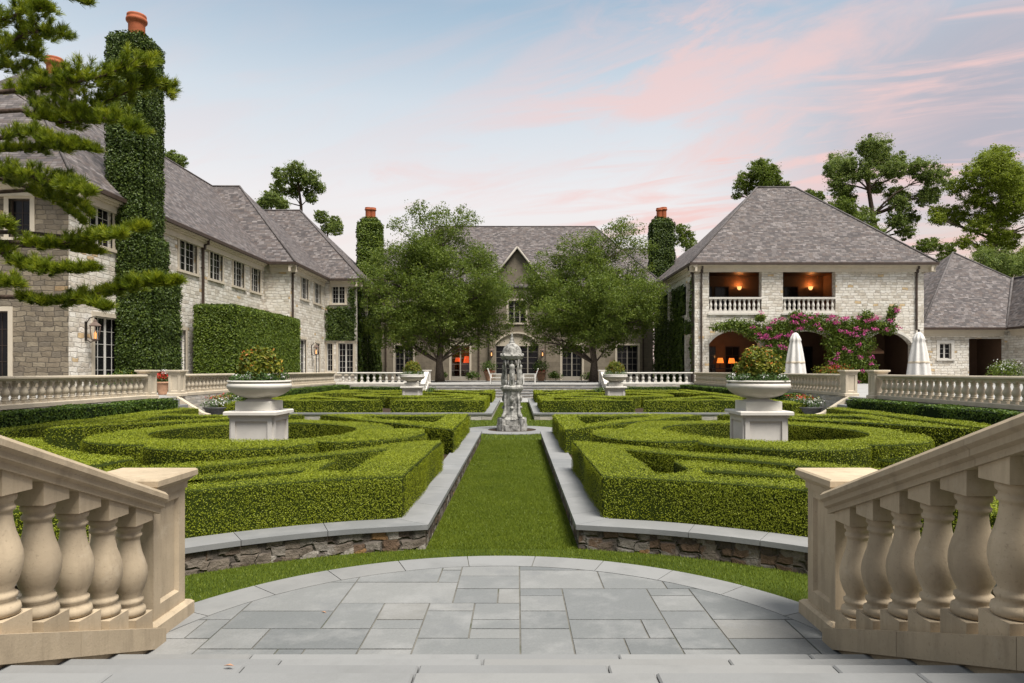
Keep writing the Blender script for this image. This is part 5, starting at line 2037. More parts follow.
for u in (a, b):
    mb.add([wN.P(u, TZ, -0.3), wN.P(u, TZ, -3), wN.P(u, 4.2, -3), wN.P(u, 4.2, -0.3)], [(0, 1, 2, 3)])
mb.add([wN.P(a, TZ, -3), wN.P(b, TZ, -3), wN.P(b, 4.2, -3), wN.P(a, 4.2, -3)], [(0, 1, 2, 3)])
mb.add([wN.P(a, 4.2, -3), wN.P(b, 4.2, -3), wN.P(b, 4.2, -.3), wN.P(a, 4.2, -.3)], [(0, 1, 2, 3)])
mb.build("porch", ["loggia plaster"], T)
mb, mp = MB(), MB()
glazed(mb, mp, wN, a + 0.5, a + 1.6, TZ + 0.02, 3.4, 1, 2, 4, 2.9)
o = mb.build("door", ["taupe timber"], T)
mp.build("pane", ["dark glass"], o)
Pk = (36.4, 57.0, 11.6)
mb = MB()
c0, c1, c2, c3 = (29.35, 49.55, ZA), (43.6, 49.55, ZA), (43.6, 64.4, ZA), (29.35, 64.4, ZA)
mb.slab([c0, c1, Pk], 0.16)
mb.slab([c1, c2, Pk], 0.16)
mb.slab([c2, c3, Pk], 0.16)
mb.slab([c3, c0, Pk], 0.16)
rx, rz = 39.4, 9.05
mb.slab([(35.55, 49.6, ZA), (35.55, 38, ZA), (rx, 38, rz), (rx, 54.2, rz), (35.6, 50, ZA)][:4][::-1], 0.16)
mb.slab([(rx, 38, rz), (rx, 54.2, rz), (43.25, 54.2, ZA), (43.25, 38, ZA)][::-1], 0.16)
mb.build("roof", ["slate roof"], T)
hip_ridges(T, [(c0, Pk), (Pk, (39.2, 54.2, rz)), ((rx, 54.2, rz), (rx, 38, rz)), ((35.55, 49.6, ZA), (39.2, 54.0, rz))], 0.16)
eave(T, [(29.35, 49.55), (35.55, 49.55), (35.55, 38)], ZA)

# ------------------------------------------------------------------ ivy chimneys at the ends of the central house
ivy_chimney("ivy-covered roof chimney with two orange pots beside the central house, long wing side", [(-13.8, -12.1, 59.5, 60.9, 8.5, 14.6), (-13.5, -12.4, 59.8, 60.6, 14.6, 15.0)], [(-13.1, 60.2, 15.3, 0.9), (-12.75, 60.3, 15.3, 0.9)], "shade-toned wall and chimney stone", 330, 0.14, "clipped screen leaf")
ivy_chimney("ivy-covered roof chimney with two orange pots beside the central house, pavilion side", [(12.6, 14.35, 63.1, 64.5, 9.0, 15.4), (12.9, 14.05, 63.4, 64.2, 15.4, 15.8)], [(13.3, 63.8, 16.1, 0.9), (13.7, 63.9, 16.1, 1.0)], "shade-toned wall and chimney stone", 330, 0.14)


def wall_ivy(name, label, W, regions, z0s, dens, size, out=0.14):
    t = MB()
    for a, b, c, d in regions:
        n = int((b - a) * (d - c) * dens)
        u, z = rng.uniform(a, b, n), rng.uniform(c, d, n)
        edge = np.minimum(np.minimum(u - a, b - u), np.minimum(z - c + 9, d - z))
        keep = edge > 0.18 * np.abs(np.sin(u * 5 + z * 3)) * rng.uniform(0, 1.6, n)
        u, z = u[keep], z[keep]
        q = rng.uniform(0.02, out, len(u)) + 0.07 * (1 + np.sin(u * 4.1 + 2 * np.sin(z * 2.3)))
        P = np.array([W.P(a_, b_, c_) for a_, b_, c_ in zip(u, z, q)])
        t.leaves(P, np.tile([W.n.x, W.n.y, 0.35], (len(P), 1)), size, 0.8, 0.5, 1)
        wbar(t, W, a + 0.2, b - 0.2, c, d - 0.2, 0.005, 0.03, 0)
    return t.build(name, ["dark core", "ivy leaf"], loc=W.P(regions[0][0], z0s), label=label, category="ivy", group="ivy on the house walls")


wall_ivy("wall_ivy", "ivy sheet between the windows on the end bay of the long wing", wE, [(0.03, 2.5, 4.1, 6.8), (1.8, 2.5, 6.75, 8.3)], TZ, 330, 0.13)
wall_ivy("wall_ivy", "dark ivy covering the wing's return wall beside the central house", wF, [(0.0, 1.7, TZ, 8.2), (1.7, 3.7, TZ, 6.3), (3.7, 9.0, TZ, 8.3)], TZ, 150, 0.17)
wall_ivy("wall_ivy", "dark ivy covering the pavilion's side wall toward the central house", wS, [(0.3, 5.7, TZ, 8.3), (5.7, 11.4, TZ, 5.9), (7.5, 11.9, 5.9, 8.2), (13.4, 14.1, TZ + 0.8, 8.4), (11.4, 13.4, 4.4, 5.5)], TZ, 160, 0.17)

# ================================================================== TREES
def limb_path(a, b, sag=0.12, n=5):
    a, b = Vector(a), Vector(b)
    L = (b - a).length
    out = []
    jx, jy, jz = (random.uniform(-1, 1) for _ in range(3))
    for k in range(n + 1):
        s = k / n
        p = a.lerp(b, s)
        w = math.sin(s * math.pi) * L * sag
        out.append(p + Vector((jx * w, jy * w, jz * w * 0.6 + w * 0.5)))
    return out


def tree(name, label, category, trunk, r0, clumps, leafmat_, leaf_n, leaf, sub=9, sub_r=0.45, bark="bark", group=None, forks=3, droop=0.0, flat=0.7, loose=0.0):
    """trunk: points from the ground up; clumps: (x,y,z,rx,ry,rz) leaf masses, each reached by a limb"""
    t = thing(name, label, category, trunk[0], group)
    mb = MB()
    n = len(trunk)
    rad = [r0 * (1 - 0.62 * k / (n - 1)) for k in range(n)]
    rad[0] *= 1.35
    mb.tube(trunk, rad, 9)
    tp = [Vector(p) for p in trunk]
    vol = sum((c[3] * c[4] * c[5]) ** (2 / 3) for c in clumps)
    mc = MB()
    for c in clumps:
        ctr = Vector(c[:3])
        # leave the trunk below the clump
        best = min(range(n), key=lambda i: abs(tp[i].z - (ctr.z - 0.45 * math.hypot(ctr.x - tp[i].x, ctr.y - tp[i].y))) + 0.05 * i)
        p = limb_path(tp[best], ctr, 0.10)
        rb = min(rad[best] * 0.5, r0 * 0.3)
        mb.tube(p, [rb * (1 - 0.75 * k / (len(p) - 1)) for k in range(len(p))], 6)
        k_leaf = int(leaf_n * (c[3] * c[4] * c[5]) ** (2 / 3) / vol)
        per = max(6, k_leaf // sub)
        for q in range(sub):
            d = rng.normal(size=3)
            d /= np.linalg.norm(d)
            f = rng.uniform(0.25, 1.3) ** 0.6
            sc_ = np.array(ctr) + d * np.array(c[3:6]) * f
            if q < forks:
                p2 = limb_path(p[3], sc_, 0.12, 3)
                mb.tube(p2, [rb * 0.28, rb * 0.2, rb * 0.14, rb * 0.06], 4)
            r = sub_r * (c[3] * c[4] * c[5]) ** (1 / 3) * rng.uniform(0.7, 1.25)
            D = rng.normal(size=(per, 3))
            D /= np.linalg.norm(D, axis=1, keepdims=True)
            P = sc_ + D * (np.array([r, r, r * flat]) * (rng.uniform(0.15, 1, per) ** 0.5)[:, None])
            P[:, 2] -= droop * np.abs(D[:, 0])
            tone = np.clip(rng.uniform(-0.15, 0.15) + rng.uniform(0, 1, per), 0, 1)
            mc.leaves(P, D * 0.5 + np.array([0, 0, 0.6]), leaf, 0.6, 0.8, 0, rnd=tone)
        if loose:
            m_ = int(k_leaf * loose)
            P = np.array(ctr) + np.clip(rng.normal(size=(m_, 3)), -1.7, 1.7) * np.array(c[3:6]) * 0.55
            mc.leaves(P, np.tile([0, -0.2, 0.7], (m_, 1)), leaf * 0.85, 0.6, 0.9, 0)
    mb.build("trunk", [bark], t)
    mc.build("crown", [leafmat_], t)
    return t


def crown_clumps(cx, cy, cz, rx, ry, rz, n, r, top=1.0, seed=1, bottom_flat=-0.75):
    """irregular crown: clumps through an egg-shaped volume"""
    rr = random.Random(seed)
    out = []
    while len(out) < n:
        d = Vector((rr.gauss(0, 1), rr.gauss(0, 1), rr.gauss(0, 1))).normalized() * rr.uniform(0.15, 1.0) ** 0.45
        if d.z < bottom_flat:
            continue
        w = 1.0 if d.z < 0.1 else 1.0 - 0.45 * (d.z - 0.1) * top
        k = rr.uniform(0.75, 1.25)
        out.append((cx + d.x * rx * w, cy + d.y * ry * w, cz + d.z * rz, r * k, r * k, r * k * 0.72))
    return out


YT = 54.0
ca = crown_clumps(-6.3, YT, 8.2, 5.4, 4.2, 5.0, 74, 1.4, 1.0, 3)
ca += [(at(px, py, YT).x, YT + random.uniform(-1, 1), at(px, py, YT).z, r, r, r * 0.9) for px, py, r in
       ((418, 213, 1.0), (440, 210, 0.7), (462, 214, 0.8), (398, 226, 0.8), (470, 222, 0.8), (430, 225, 1.2), (450, 228, 1.1), (386, 250, 1.0), (372, 262, 0.9), (486, 262, 0.9), (500, 292, 1.0), (505, 318, 0.9), (368, 300, 1.0), (372, 325, 0.9), (490, 336, 0.8), (385, 338, 1.0), (402, 342, 1.0), (420, 338, 1.0), (440, 334, 1.1), (458, 342, 1.0), (474, 344, 0.9), (430, 346, 0.8), (410, 346, 0.8), (446, 347, 0.7), (500, 330, 0.8), (395, 322, 1.2), (425, 318, 1.3), (455, 320, 1.3), (485, 316, 1.2))]
tree("terrace_tree", "tall leafy green tree on the terrace between the long wing and the arched doors", "tree",
     [(-6.1, YT, TZ), (-6.15, YT, 2.4), (-6.0, YT + .1, 4.2), (-6.3, YT, 6.2), (-6.2, YT, 8.4), (-6.6, YT, 11)], 0.30, ca, "oak leaf", 88000, 0.15, 20, 0.46, group="leafy trees on the house terrace", flat=0.75, loose=0.35)
cb = crown_clumps(5.4, YT, 7.2, 5.2, 4.2, 4.1, 70, 1.35, 0.8, 9)
cb += [(at(px, py, YT).x, YT + random.uniform(-1, 1), at(px, py, YT).z, r, r, r * 0.9) for px, py, r in
       ((628, 230, 1.3), (612, 236, 1.0), (642, 246, 1.0), (598, 240, 0.9), (566, 246, 0.8), (548, 256, 0.8), (534, 270, 0.8), (652, 292, 0.9), (650, 318, 0.9), (524, 300, 0.9), (530, 325, 0.8), (640, 270, 1.0), (620, 250, 1.2), (582, 250, 0.9), (540, 335, 0.9), (556, 342, 0.9), (575, 338, 1.0), (596, 344, 0.9), (612, 342, 1.0), (566, 348, 0.7), (585, 347, 0.7), (606, 348, 0.7), (530, 342, 0.7), (630, 334, 0.9), (645, 325, 0.9), (560, 320, 1.2), (590, 322, 1.2), (618, 316, 1.2))]
tree("terrace_tree", "leafy green tree on the terrace between the arched doors and the white pavilion", "tree",
     [(6.05, YT, TZ), (6.1, YT, 2.3), (5.95, YT + .1, 4.0), (6.2, YT, 5.8), (5.9, YT, 7.6), (6.3, YT, 10)], 0.30, cb, "oak leaf", 82000, 0.15, 20, 0.46, group="leafy trees on the house terrace", flat=0.75, loose=0.35)


def pix_tree(name, label, category, d, base, trunkpx, blobs, mat, n, leaf, r0, sub=9, sub_r=0.5, bark="pine bark", group="trees beyond the roofs", flat=0.6, depth=1.0):
    tr = [(at(trunkpx[0][0], 370, d).x, d, -0.03)] + [tuple(at(px, py, d)) for px, py in trunkpx]
    cl = []
    for px, py, r in blobs:
        w = r * 1.12 * d / 683
        p = at(px, py, d)
        cl.append((p.x, d + random.uniform(-1, 1) * w * 1.6 * depth, p.z, w, w, w * 0.85))
    tree(name, label, category, tr, r0, cl, mat, int(n * 2.6), leaf * 0.55, sub + 34, sub_r * 0.46, bark, group, flat=0.7, forks=9, loose=0.55)


pix_tree("pine_tree", "slim pine with open tufted crown rising behind the long wing's roof", "tree", 92, None, [(302, 240), (301, 206), (299, 190), (298, 178)],
         [(299, 174, 9), (287, 180, 8), (312, 180, 8), (277, 188, 7), (290, 190, 6), (318, 187, 6), (308, 192, 5), (270, 196, 6), (312, 199, 5), (296, 182, 7)], "pine foliage", 5200, 0.42, 0.28, 7, 0.5)
pix_tree("pine_tree", "low dark pine top peeping over the long wing's roof ridge beside the slim pine", "tree", 88, None, [(272, 230), (271, 205)],
         [(268, 198, 7), (278, 202, 7), (262, 203, 6), (285, 206, 6)], "pine foliage", 2200, 0.4, 0.28, 7, 0.55)
pix_tree("pine_tree", "small pine tuft between the slim pine and the ivy chimney of the central house", "tree", 90, None, [(328, 250), (327, 225)],
         [(322, 217, 6), (331, 222, 7), (336, 230, 6), (325, 228, 5)], "pine foliage", 1800, 0.4, 0.22, 7, 0.5)
pix_tree("pine_tree", "dark pine top just behind the roof beside the tall ivy chimney", "tree", 80, None, [(176, 190), (176, 165)],
         [(173, 158, 6), (180, 162, 6), (168, 160, 4)], "pine foliage", 1300, 0.36, 0.22, 7, 0.55)
pix_tree("oak_tree", "open-crowned tree leaning over the pavilion's roof apex", "tree", 84, None, [(765, 260), (764, 205), (766, 188), (764, 172)],
         [(766, 165, 9), (775, 168, 8), (756, 172, 9), (746, 180, 8), (770, 178, 9), (760, 184, 9), (738, 187, 6), (735, 197, 4), (776, 180, 7), (784, 186, 5), (752, 188, 7)], "oak leaf", 5200, 0.38, 0.3, 7, 0.5)
pix_tree("pine_tree", "big spreading dark green pine behind the pavilion roof's annex slope", "tree", 86, None, [(876, 300), (878, 262), (877, 238), (873, 215), (869, 190), (868, 165)],
         [(868, 152, 12), (850, 158, 12), (886, 150, 11), (840, 170, 12), (858, 175, 11), (902, 160, 12), (890, 172, 10), (915, 172, 11), (928, 182, 11), (838, 186, 10), (850, 194, 9), (905, 192, 10), (920, 200, 9), (933, 194, 7), (896, 206, 9), (912, 216, 9), (892, 222, 8), (845, 208, 10), (856, 222, 11), (842, 228, 10), (868, 238, 9), (904, 232, 8), (832, 215, 8), (880, 186, 7)],
         "pine foliage", 23000, 0.40, 0.5, 10, 0.52)
pix_tree("oak_tree", "dense dark bushy tree tucked behind the pavilion's descending roof hip", "tree", 80, None, [(828, 260), (829, 222)],
         [(823, 205, 9), (835, 212, 10), (815, 198, 6), (846, 224, 10), (830, 222, 9), (812, 192, 4), (858, 238, 10), (872, 248, 8)], "oak leaf", 6500, 0.36, 0.3, 8, 0.6)
pix_tree("oak_tree", "broad bright green tree with several trunks above the low annex", "tree", 88, None, [(995, 300), (997, 262), (995, 240), (1000, 215), (1003, 190)],
         [(1003, 160, 14), (985, 166, 13), (1020, 168, 14), (968, 178, 12), (990, 184, 13), (1010, 186, 13), (956, 186, 9), (1028, 190, 14), (975, 198, 13), (998, 206, 12), (945, 212, 9), (960, 214, 10), (982, 218, 11), (1016, 212, 12), (936, 220, 6), (970, 228, 9), (990, 236, 10), (958, 244, 7), (1010, 240, 11), (1030, 230, 13), (975, 252, 8), (1005, 258, 9), (1022, 262, 10), (1045, 180, 16), (1050, 220, 16), (1060, 250, 16)],
         "bright green oak leaf", 34000, 0.40, 0.5, 12, 0.6, "bark", flat=0.5)
pix_tree("oak_tree", "low green bush top showing over the annex roof beside the pavilion", "tree", 84, None, [(925, 290), (925, 255)],
         [(918, 248, 7), (930, 246, 7), (942, 250, 6), (910, 252, 6), (950, 256, 6)], "oak leaf", 2600, 0.34, 0.2, 7, 0.5)
pix_tree("oak_tree", "wispy tree top between the central house chimney and the pavilion roof", "tree", 84, None, [(686, 270), (686, 245), (685, 232)],
         [(684, 230, 6), (690, 236, 6), (679, 240, 6), (688, 246, 6), (694, 242, 4), (678, 230, 4)], "oak leaf", 1500, 0.34, 0.16, 7, 0.5)
for k, (px, py, r) in enumerate(((985, 262, 14), (1012, 268, 14))):
    pix_tree("oak_tree", ("dark understorey tree under the bright broad tree, just behind the annex roof's peak slope", "dark understorey tree under the bright broad tree, above the annex roof valley")[k], "tree", 78 + 2 * k, None, [(px, 300), (px, py)],
             [(px, py, r), (px - r * 0.7, py + 8, r * 0.7), (px + r * 0.7, py + 6, r * 0.8)], "pine foliage", 2600, 0.34, 0.25, 8, 0.6, group="dark trees behind the annex")

# ------------------------------------------------------------------ the pine close by: long branches reaching into view
def needle_tufts(mb, tips, n, L, w):
    for p, d, k in tips:
        m = int(n * k)
        D = rng.normal(size=(m, 3))
        D /= np.linalg.norm(D, axis=1, keepdims=True)
        D = D * 0.75 + np.array(d) * 0.8 + np.array([0, 0, 0.12])
        D /= np.linalg.norm(D, axis=1, keepdims=True)
        D *= (L * rng.uniform(0.6, 1.1, m))[:, None]
        P = np.array(p) - np.array(d) * rng.uniform(0, 0.10, m)[:, None]
        mb.blades(P, D, w, 0, rnd=np.clip(rng.uniform(0, 1, m) * 0.55 + rng.uniform(-0.15, 0.5), 0, 1))


PT = thing("pine_tree", "large pine close by whose needle branches reach across the tall ivy chimney", "tree", (-14.6, 14.6, TZ))
mb, mn = MB(), MB()
mb.tube([(-14.6, 14.6, TZ), (-14.5, 14.6, 4), (-14.65, 14.7, 8), (-14.4, 14.6, 12), (-14.5, 14.5, 16)], [0.36, 0.30, 0.27, 0.22, 0.16], 12)
# (points as px,py ; distance ; index where foliage begins ; spread in m ; density)
BR = [
    ([(-60, 70), (0, 92), (28, 91), (48, 112), (88, 108), (122, 94), (150, 82), (170, 92)], 14.6, 2, 0.42, 1.3),
    ([(-60, 70), (0, 92), (30, 88), (60, 84), (95, 78), (130, 66), (150, 62)], 14.2, 3, 0.42, 1.3),
    ([(-60, 90), (20, 110), (60, 122), (100, 118), (130, 122), (142, 132)], 14.0, 2, 0.30, 1.0),
    ([(-60, 60), (0, 52), (22, 34), (46, 30), (62, 34)], 14.8, 1, 0.40, 0.9),
    ([(-60, 30), (0, 20), (25, 12), (48, 6)], 14.4, 1, 0.42, 1.1),
    ([(-60, 10), (0, -14), (50, -12), (72, -4), (90, 2)], 14.0, 3, 0.16, 0.9),
    ([(-60, 60), (0, 66), (20, 66), (36, 72)], 15.0, 1, 0.38, 1.1),
    ([(-60, 20), (-5, 40), (18, 46), (40, 54)], 15.2, 1, 0.36, 0.9),
    ([(-60, 110), (0, 138), (30, 130), (60, 146), (96, 148)], 13.8, 2, 0.24, 1.2),
    ([(-60, 130), (0, 150), (40, 148), (75, 142)], 14.4, 1, 0.24, 1.0),
    ([(-60, 150), (0, 172), (30, 176), (60, 182), (88, 192)], 13.6, 1, 0.28, 1.5),
    ([(-60, 160), (0, 178), (40, 192), (78, 202), (88, 212)], 14.2, 1, 0.22, 0.9),
    ([(-60, 210), (14, 242), (55, 244), (90, 238), (120, 234)], 13.4, 2, 0.20, 1.2),
    ([(-60, 215), (30, 246), (70, 248), (100, 252)], 13.9, 3, 0.14, 0.7),
    ([(-60, 225), (0, 252), (18, 264), (52, 270), (95, 268)], 13.2, 1, 0.22, 1.3),
    ([(-60, 250), (0, 282), (18, 284)], 12.8, 1, 0.26, 1.2),
    ([(-60, 240), (0, 220), (10, 228)], 13.0, 1, 0.2, 0.9),
    ([(-60, 270), (18, 297), (42, 303), (80, 299), (108, 308)], 13.0, 2, 0.17, 1.1),
    ([(-60, 270), (18, 297), (60, 301), (105, 292), (140, 284), (180, 281)], 13.3, 3, 0.22, 1.3),
    ([(-60, 210), (20, 232), (80, 238), (122, 230), (146, 226)], 14.0, 4, 0.22, 1.4),
    ([(-60, 180), (30, 190), (62, 204), (84, 222)], 14.4, 2, 0.15, 0.8),
]
for pts, d, i0, spread, dens in BR:
    P3 = [at(px, py, d + random.uniform(-0.25, 0.25) + 0.4 * math.sin(k)) for k, (px, py) in enumerate(pts)]
    P3[0] = Vector((-14.5, 14.6, P3[0].z - 0.4))
    n = len(P3)
    mb.tube(P3, [0.055 * (1 - 0.8 * k / (n - 1)) for k in range(n)], 6)
    tips = []
    for k in range(i0, n):
        a, b = P3[k - 1], P3[k]
        L = (b - a).length
        m = max(3, int(L / 0.020 * dens))
        for q in range(m):
            s = (q + random.random()) / m
            p = a.lerp(b, s)
            ax = (b - a).normalized()
            side = ax.cross(Vector((0, 0, 1))).normalized() * random.uniform(-1, 1)
            dr = (ax * random.uniform(0.2, 0.9) + side + Vector((0, 0, random.uniform(-0.30, 0.85)))).normalized()
            taper = 1.0 if k < n - 1 else 1 - 0.45 * s
            ln = spread * random.uniform(0.15, 1.15) * taper
            e = p + dr * ln
            if q % 2 == 0:
                mb.tube([p, p + dr * ln * 0.5 + Vector((0, 0, -0.02)), e], [0.010, 0.007, 0.004], 4)
            tips.append((e, (dr * 0.6 + Vector((0, 0, 0.5))).normalized(), random.uniform(0.7, 1.2)))
    tips.append((P3[-1], (P3[-1] - P3[-2]).normalized(), 1.3))
    needle_tufts(mn, tips, 70, 0.150, 0.0105)
mb.build("trunk", ["pine bark"], PT)
mn.build("needles", ["pine needle"], PT)

# ================================================================== CLIPPED SCREEN, CREEPERS, POTS
mb = MB()
sx0, sx1, sy0, sy1, sz = -16.4, -14.15, 34.4, 44.8, 5.15
mb.box(sx0 + .1, sx1 - .1, sy0 + .1, sy1 - .1, TZ, sz - .1, 0)
box_foliage(mb, sx0 + .1, sx1 - .1, sy0 + .1, sy1 - .1, TZ, sz - .1, 900, 0.085, 1, 0.03, "xXyYZ", 0.10)
mb.build("screen_hedge", ["dark core", "clipped screen leaf"], loc=((sx0 + sx1) / 2, sy0, TZ), label="tall square-clipped screen hedge standing against the long wing", category="hedge")

mb = MB()
for x in (17.5, 17.9, 18.3, 22.9, 23.4, 24.0):
    mb.tube([(x, 47.5, TZ), (x + random.uniform(-.15, .15), 47.6, 2.6), (x + random.uniform(-.3, .3), 47.65, 4.6)], [0.06, 0.05, 0.03], 6)
bv = [(722, 327, 9, 4), (735, 325, 9, 5), (748, 328, 10, 6), (757, 334, 9, 6), (768, 333, 11, 8), (780, 330, 12, 9), (778, 345, 10, 10), (790, 326, 11, 7), (805, 322, 12, 7), (820, 324, 12, 7), (835, 328, 12, 8), (848, 328, 12, 8),
      (862, 326, 11, 7), (876, 326, 10, 6), (888, 328, 8, 5), (838, 342, 11, 9), (845, 354, 13, 11), (856, 362, 12, 12), (862, 345, 10, 9), (850, 372, 14, 12), (838, 366, 9, 10), (866, 318, 6, 6), (891, 315, 3, 6), (895, 310, 2, 4), (783, 362, 8, 12), (772, 352, 7, 8), (868, 372, 8, 9), (796, 316, 5, 4), (760, 318, 4, 3)]
for px, py, r, rv in bv:
    p = at(px, py, 47.45)
    w, h = r * 47.45 / 683, rv * 47.45 / 683
    n = int(110 + 4.5 * r * rv)
    shrub_leaves(mb, p, (w * 1.5, 0.45, h * 1.45), int(n * 2.6), 0.16, 1, 0.2)
    if px > 750:
        mk = int(n * (0.07 if py > 335 else 0.17))
        for q in range(max(1, mk // 14)):
            a = random.uniform(0, 6.28)
            shrub_leaves(mb, p + Vector((w * math.cos(a) * 1.1, -0.42, h * math.sin(a) * 1.0 + 0.15)), (0.26, 0.15, 0.16), 20, 0.12, 2, 0.2)
mb.build("bougainvillea", ["bark", "clipped screen leaf", "magenta flower"], loc=(21, 47.5, TZ), label="large climbing bougainvillea with magenta blooms over the pavilion's arches", category="climbing plant")


def pot_plant(name, label, x, y, z0, pr_, ph, pot_mat, blooms, size, group=None):
    """pot or planter with foliage; blooms: (dx,dy,dz,rx,ry,rz,n,material)"""
    t = thing(name, label, "potted plant", (x, y, z0), group)
    mb = MB()
    mb.lathe([(pr_ * 0.55, z0), (pr_ * 0.62, z0 + 0.04), (pr_ * 0.60, z0 + ph * 0.12), (pr_ * 0.9, z0 + ph * 0.75), (pr_ * 0.92, z0 + ph * 0.85), (pr_ * 1.03, z0 + ph * 0.88), (pr_ * 1.03, z0 + ph), (pr_ * 0.9, z0 + ph), (pr_ * 0.85, z0 + ph * 0.85), (0, z0 + ph * 0.84)], x, y, 18)
    mb.build("pot", [pot_mat], t)
    mb = MB()
    mats = []
    for dx_, dy_, dz_, rx, ry, rz, n, mat in blooms:
        if mat not in mats:
            mats.append(mat)
        shrub_leaves(mb, (x + dx_, y + dy_, z0 + ph + dz_), (rx, ry, rz), n, size, mats.index(mat), 0.3)
    mb.build("foliage", mats, t)


pot_plant("flower_pot", "terracotta pot of red flowers between balustrade posts below the tall ivy chimney", -13.55, 26.1, TZ, 0.26, 0.5, "pale terracotta",
          [(0, 0, 0.12, 0.26, 0.26, 0.2, 160, "trailing leaf"), (0, -.05, 0.22, 0.26, 0.26, 0.16, 160, "red flower"), (0.05, 0, 0.38, 0.16, 0.16, 0.1, 60, "white flower")], 0.08)
for sg in (-1, 1):
    sd = SIDE[sg]
    for k, (yy, uu, wh) in enumerate(((25.6, 11.1, "next to the side steps"), (27.2, 11.35, "set back behind its twin"))):
        x = AX + sg * uu
        pot_plant("planter_bowl", "dark planter bowl of white and red flowers %s, %s side" % (wh, sd), x, yy, 0.0, 0.48, 0.42, "lead planter",
                  [(0, 0, 0.14, 0.55, 0.55, 0.24, 520, "trailing leaf"), (0.1, -.2, 0.20, 0.5, 0.4, 0.16, 90, "white flower"), (-0.15, 0, 0.34, 0.4, 0.4, 0.12, 30, "red flower"), (0, 0, 0.3, 0.4, 0.4, 0.18, 160, "shrub leaf")], 0.075, "planter bowls beside the side steps")
for px, sd in ((489, "long wing"), (541, "white pavilion")):
    x = (px - 517) * 59.5 / 683
    pot_plant("entrance_pot", "terracotta pot with a round green shrub beside the arched doors, toward the %s" % sd, x, 59.5, TZ, 0.45, 0.8, "pale terracotta",
              [(0, 0, 0.45, 0.75, 0.75, 0.6, 700, "dark hedge leaf"), (0, 0, 0.05, 0.5, 0.5, 0.2, 120, "red flower")], 0.13, "pots beside the arched doors")


def bush(label, x, y, z, rx, ry, rz, n, size, mats, name="bush", group=None, flowers=0):
    mb = MB()
    mb.tube([(x, y, z), (x, y, z + rz)], [0.04, 0.02], 5)
    for k in range(5):
        a = random.uniform(0, 6.28)
        q = random.uniform(0.2, 0.55)
        shrub_leaves(mb, (x + rx * q * math.cos(a), y + ry * q * math.sin(a), z + rz * random.uniform(0.75, 1.2)), (rx * 0.62, ry * 0.62, rz * 0.7), n // 5, size, 1, 0.25)
        if flowers:
            shrub_leaves(mb, (x + rx * q * math.cos(a), y + ry * q * math.sin(a) - 0.1, z + rz * random.uniform(1.0, 1.5)), (rx * 0.5, ry * 0.5, rz * 0.45), flowers // 5, size * 0.8, 2, 0.4)
    tags = dict(label=label, category="bush")
    if group:
        tags["group"] = group
    return mb.build(name, mats, loc=(x, y, z), **tags)


g = "low bushes along the central house"
for px, w, lab in ((442, 0.7, "low dark bush at the foot of the leafy tree near the red-lit door"), (472, 0.7, "low dark bush between the red-lit door and the arched doors"), (556, 0.7, "low dark bush between the arched doors and the next glazed door"),
                   (588, 0.8, "low dark bush at the trunk foot of the terrace tree near the pavilion"), (376, 0.9, "dark bush in the shaded corner between the wing and the central house")):
    bush(lab, (px - 517) * 61 / 683, 61.0, TZ, w, 0.4, 0.5, 420, 0.16, ["bark", "dark hedge leaf"], group=g)
for px, sd in ((436, "long wing"), (592, "white pavilion")):
    bush("small dark bush at the foot of the house steps' balustrade, %s side" % sd, AX + (-5.3 if px < 500 else 5.3), 43.4, 0, 0.5, 0.4, 0.42, 420, 0.11, ["bark", "dark hedge leaf"], group="bushes at the house steps")
bush("bushy plant with red flowers on the terrace under the bougainvillea, behind the closed parasol", 15.6 * 1.37, 46.6, TZ, 1.6, 0.6, 0.75, 1400, 0.13, ["bark", "shrub leaf", "red flower"], flowers=200, name="flowering_bush")
bush("loose light green shrub with white flowers in front of the annex porch", 32.5, 45.5, TZ, 1.5, 0.9, 0.95, 1500, 0.13, ["bark", "clipped screen leaf", "white flower"], flowers=160, name="flowering_bush")
bush("low leafy plants behind the balustrade beside the glazed door of the long wing", -15.6, 26.8, TZ, 0.55, 1.3, 0.5, 900, 0.11, ["bark", "dark hedge leaf", "shrub leaf"], flowers=120, name="flowering_bush")


# ================================================================== PARASOLS AND GARDEN SEATS
def parasol(px, d, label):
    x = (px - 517) * d / 683
    t = thing("closed_parasol", label, "parasol", (x, d, TZ), "closed white parasols on the pavilion terrace")
    mb = MB()
    mb.lathe([(0.035, TZ + 0.05), (0.035, TZ + 2.95), (0.0, TZ + 3.0)], x, d, 10)
    mb.build("pole", ["dark timber"], t)
    mb = MB()
    mb.lathe([(0.36, TZ), (0.36, TZ + 0.06), (0.08, TZ + 0.09), (0.06, TZ + 0.3), (0.036, TZ + 0.31)], x, d, 18)
    mb.build("base", ["dark iron"], t)
    mb = MB()
    mb.lathe([(0.50, TZ + 0.62), (0.49, TZ + 0.75), (0.43, TZ + 1.3), (0.36, TZ + 1.8), (0.28, TZ + 2.25), (0.24, TZ + 2.42), (0.27, TZ + 2.48), (0.22, TZ + 2.62), (0.16, TZ + 2.74), (0.13, TZ + 2.80), (0.05, TZ + 2.86), (0.0, TZ + 2.88)], x, d, 48, 0, True, 8, 0.16)
    mb.build("canopy", ["umbrella canvas"], t)
    mb = MB()
    mb.lathe([(0.435, TZ + 1.28), (0.445, TZ + 1.29), (0.437, TZ + 1.38), (0.425, TZ + 1.39)], x, d, 48, 0, True, 8, 0.13)
    mb.build("strap", ["cream cast stone"], t)
    mb = MB()
    mb.ell((x, d, TZ + 2.95), (0.05, 0.05, 0.07), 10, 7)
    mb.build("finial", ["dark timber"], t)


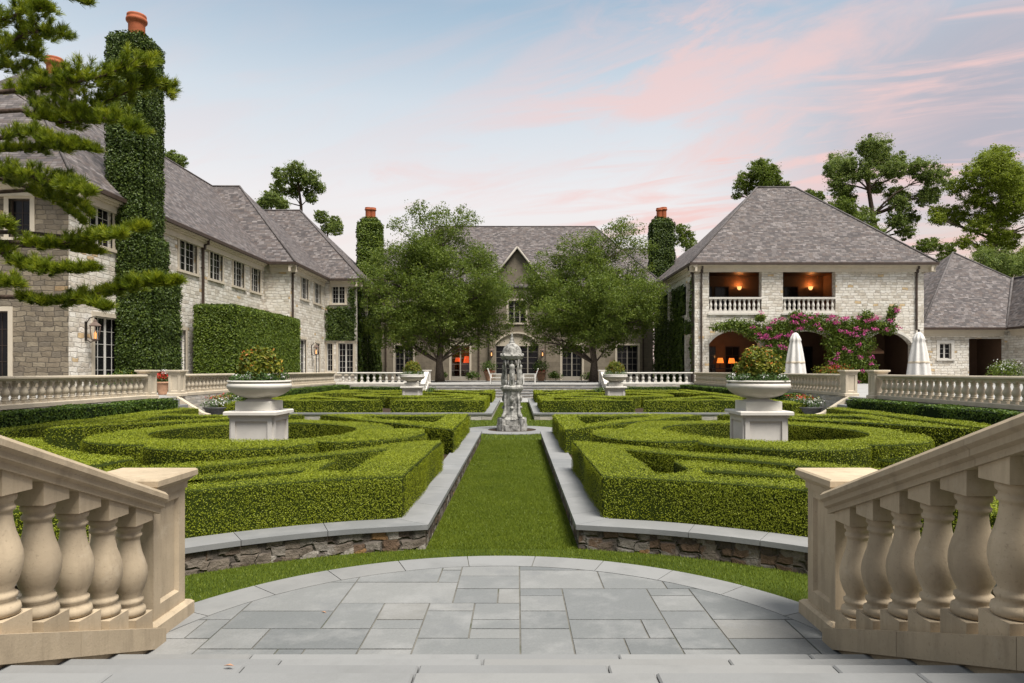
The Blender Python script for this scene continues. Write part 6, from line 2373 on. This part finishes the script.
parasol(795.5, 35.0, "closed white parasol standing in front of the bougainvillea")
parasol(919, 34.5, "closed white parasol standing at the corner where the pavilion meets the annex")


def garden_seat(x, y, sg, label):
    """white timber armchair seen from the side, its back at the outer end"""
    t = thing("garden_chair", label, "garden chair", (x, y, TZ), "white garden chairs facing each other")
    X = lambda u: x + sg * u
    mb = MB()
    for k in range(6):
        mb.box(X(-0.42 + 0.14 * k), X(-0.30 + 0.14 * k), y - 0.45, y + 0.45, TZ + 0.40, TZ + 0.435)
    mb.build("seat", ["white painted timber"], t)
    mb = MB()
    for k in range(7):
        yy = y - 0.42 + 0.14 * k
        mb.extr([(X(0.36), TZ + 0.42), (X(0.40), TZ + 0.42), (X(0.60), TZ + 1.02), (X(0.56), TZ + 1.02)][::sg], yy - 0.05, yy + 0.05, axis="y")
    mb.box(X(0.55), X(0.62), y - 0.48, y + 0.48, TZ + 1.00, TZ + 1.07)
    mb.build("backrest", ["white painted timber"], t)
    for yy in (y - 0.45, y + 0.45):
        mb = MB()
        mb.box(X(-0.45), X(0.48), yy - 0.04, yy + 0.04, TZ + 0.66, TZ + 0.70)
        mb.build("armrest", ["white painted timber"], t)
        for u in (-0.40, 0.38):
            mb = MB()
            mb.box(X(u - 0.035), X(u + 0.035), yy - 0.035, yy + 0.035, TZ, TZ + (0.66 if u < 0 else 0.66))
            mb.build("leg", ["white painted timber"], t)


garden_seat(-1.42, 47.0, -1, "white timber garden chair beyond the fountain, its back toward the long wing")
garden_seat(0.86, 47.0, 1, "white timber garden chair beyond the fountain, its back toward the pavilion")

# a few dry leaves on the paving
for k, (x, y, z, lab) in enumerate(((-1.30, 3.08, 0.466, "single dry brown leaf lying on the entrance step below the patio"), (-1.42, 5.02, 0.02, "tiny dark dry leaf lying on the patio flags"), (-1.25, 6.62, 0.03, "small pale dry leaf on the turf in front of the garden wall"))):
    mb = MB()
    mb.leaves([(x, y, z)], [(0, 0.1, 1)], 0.055 if k == 0 else 0.035, 0.35, 0.15, 0)
    mb.build("fallen_leaf", ["pale terracotta"], loc=(x, y, z), label=lab, category="leaf")
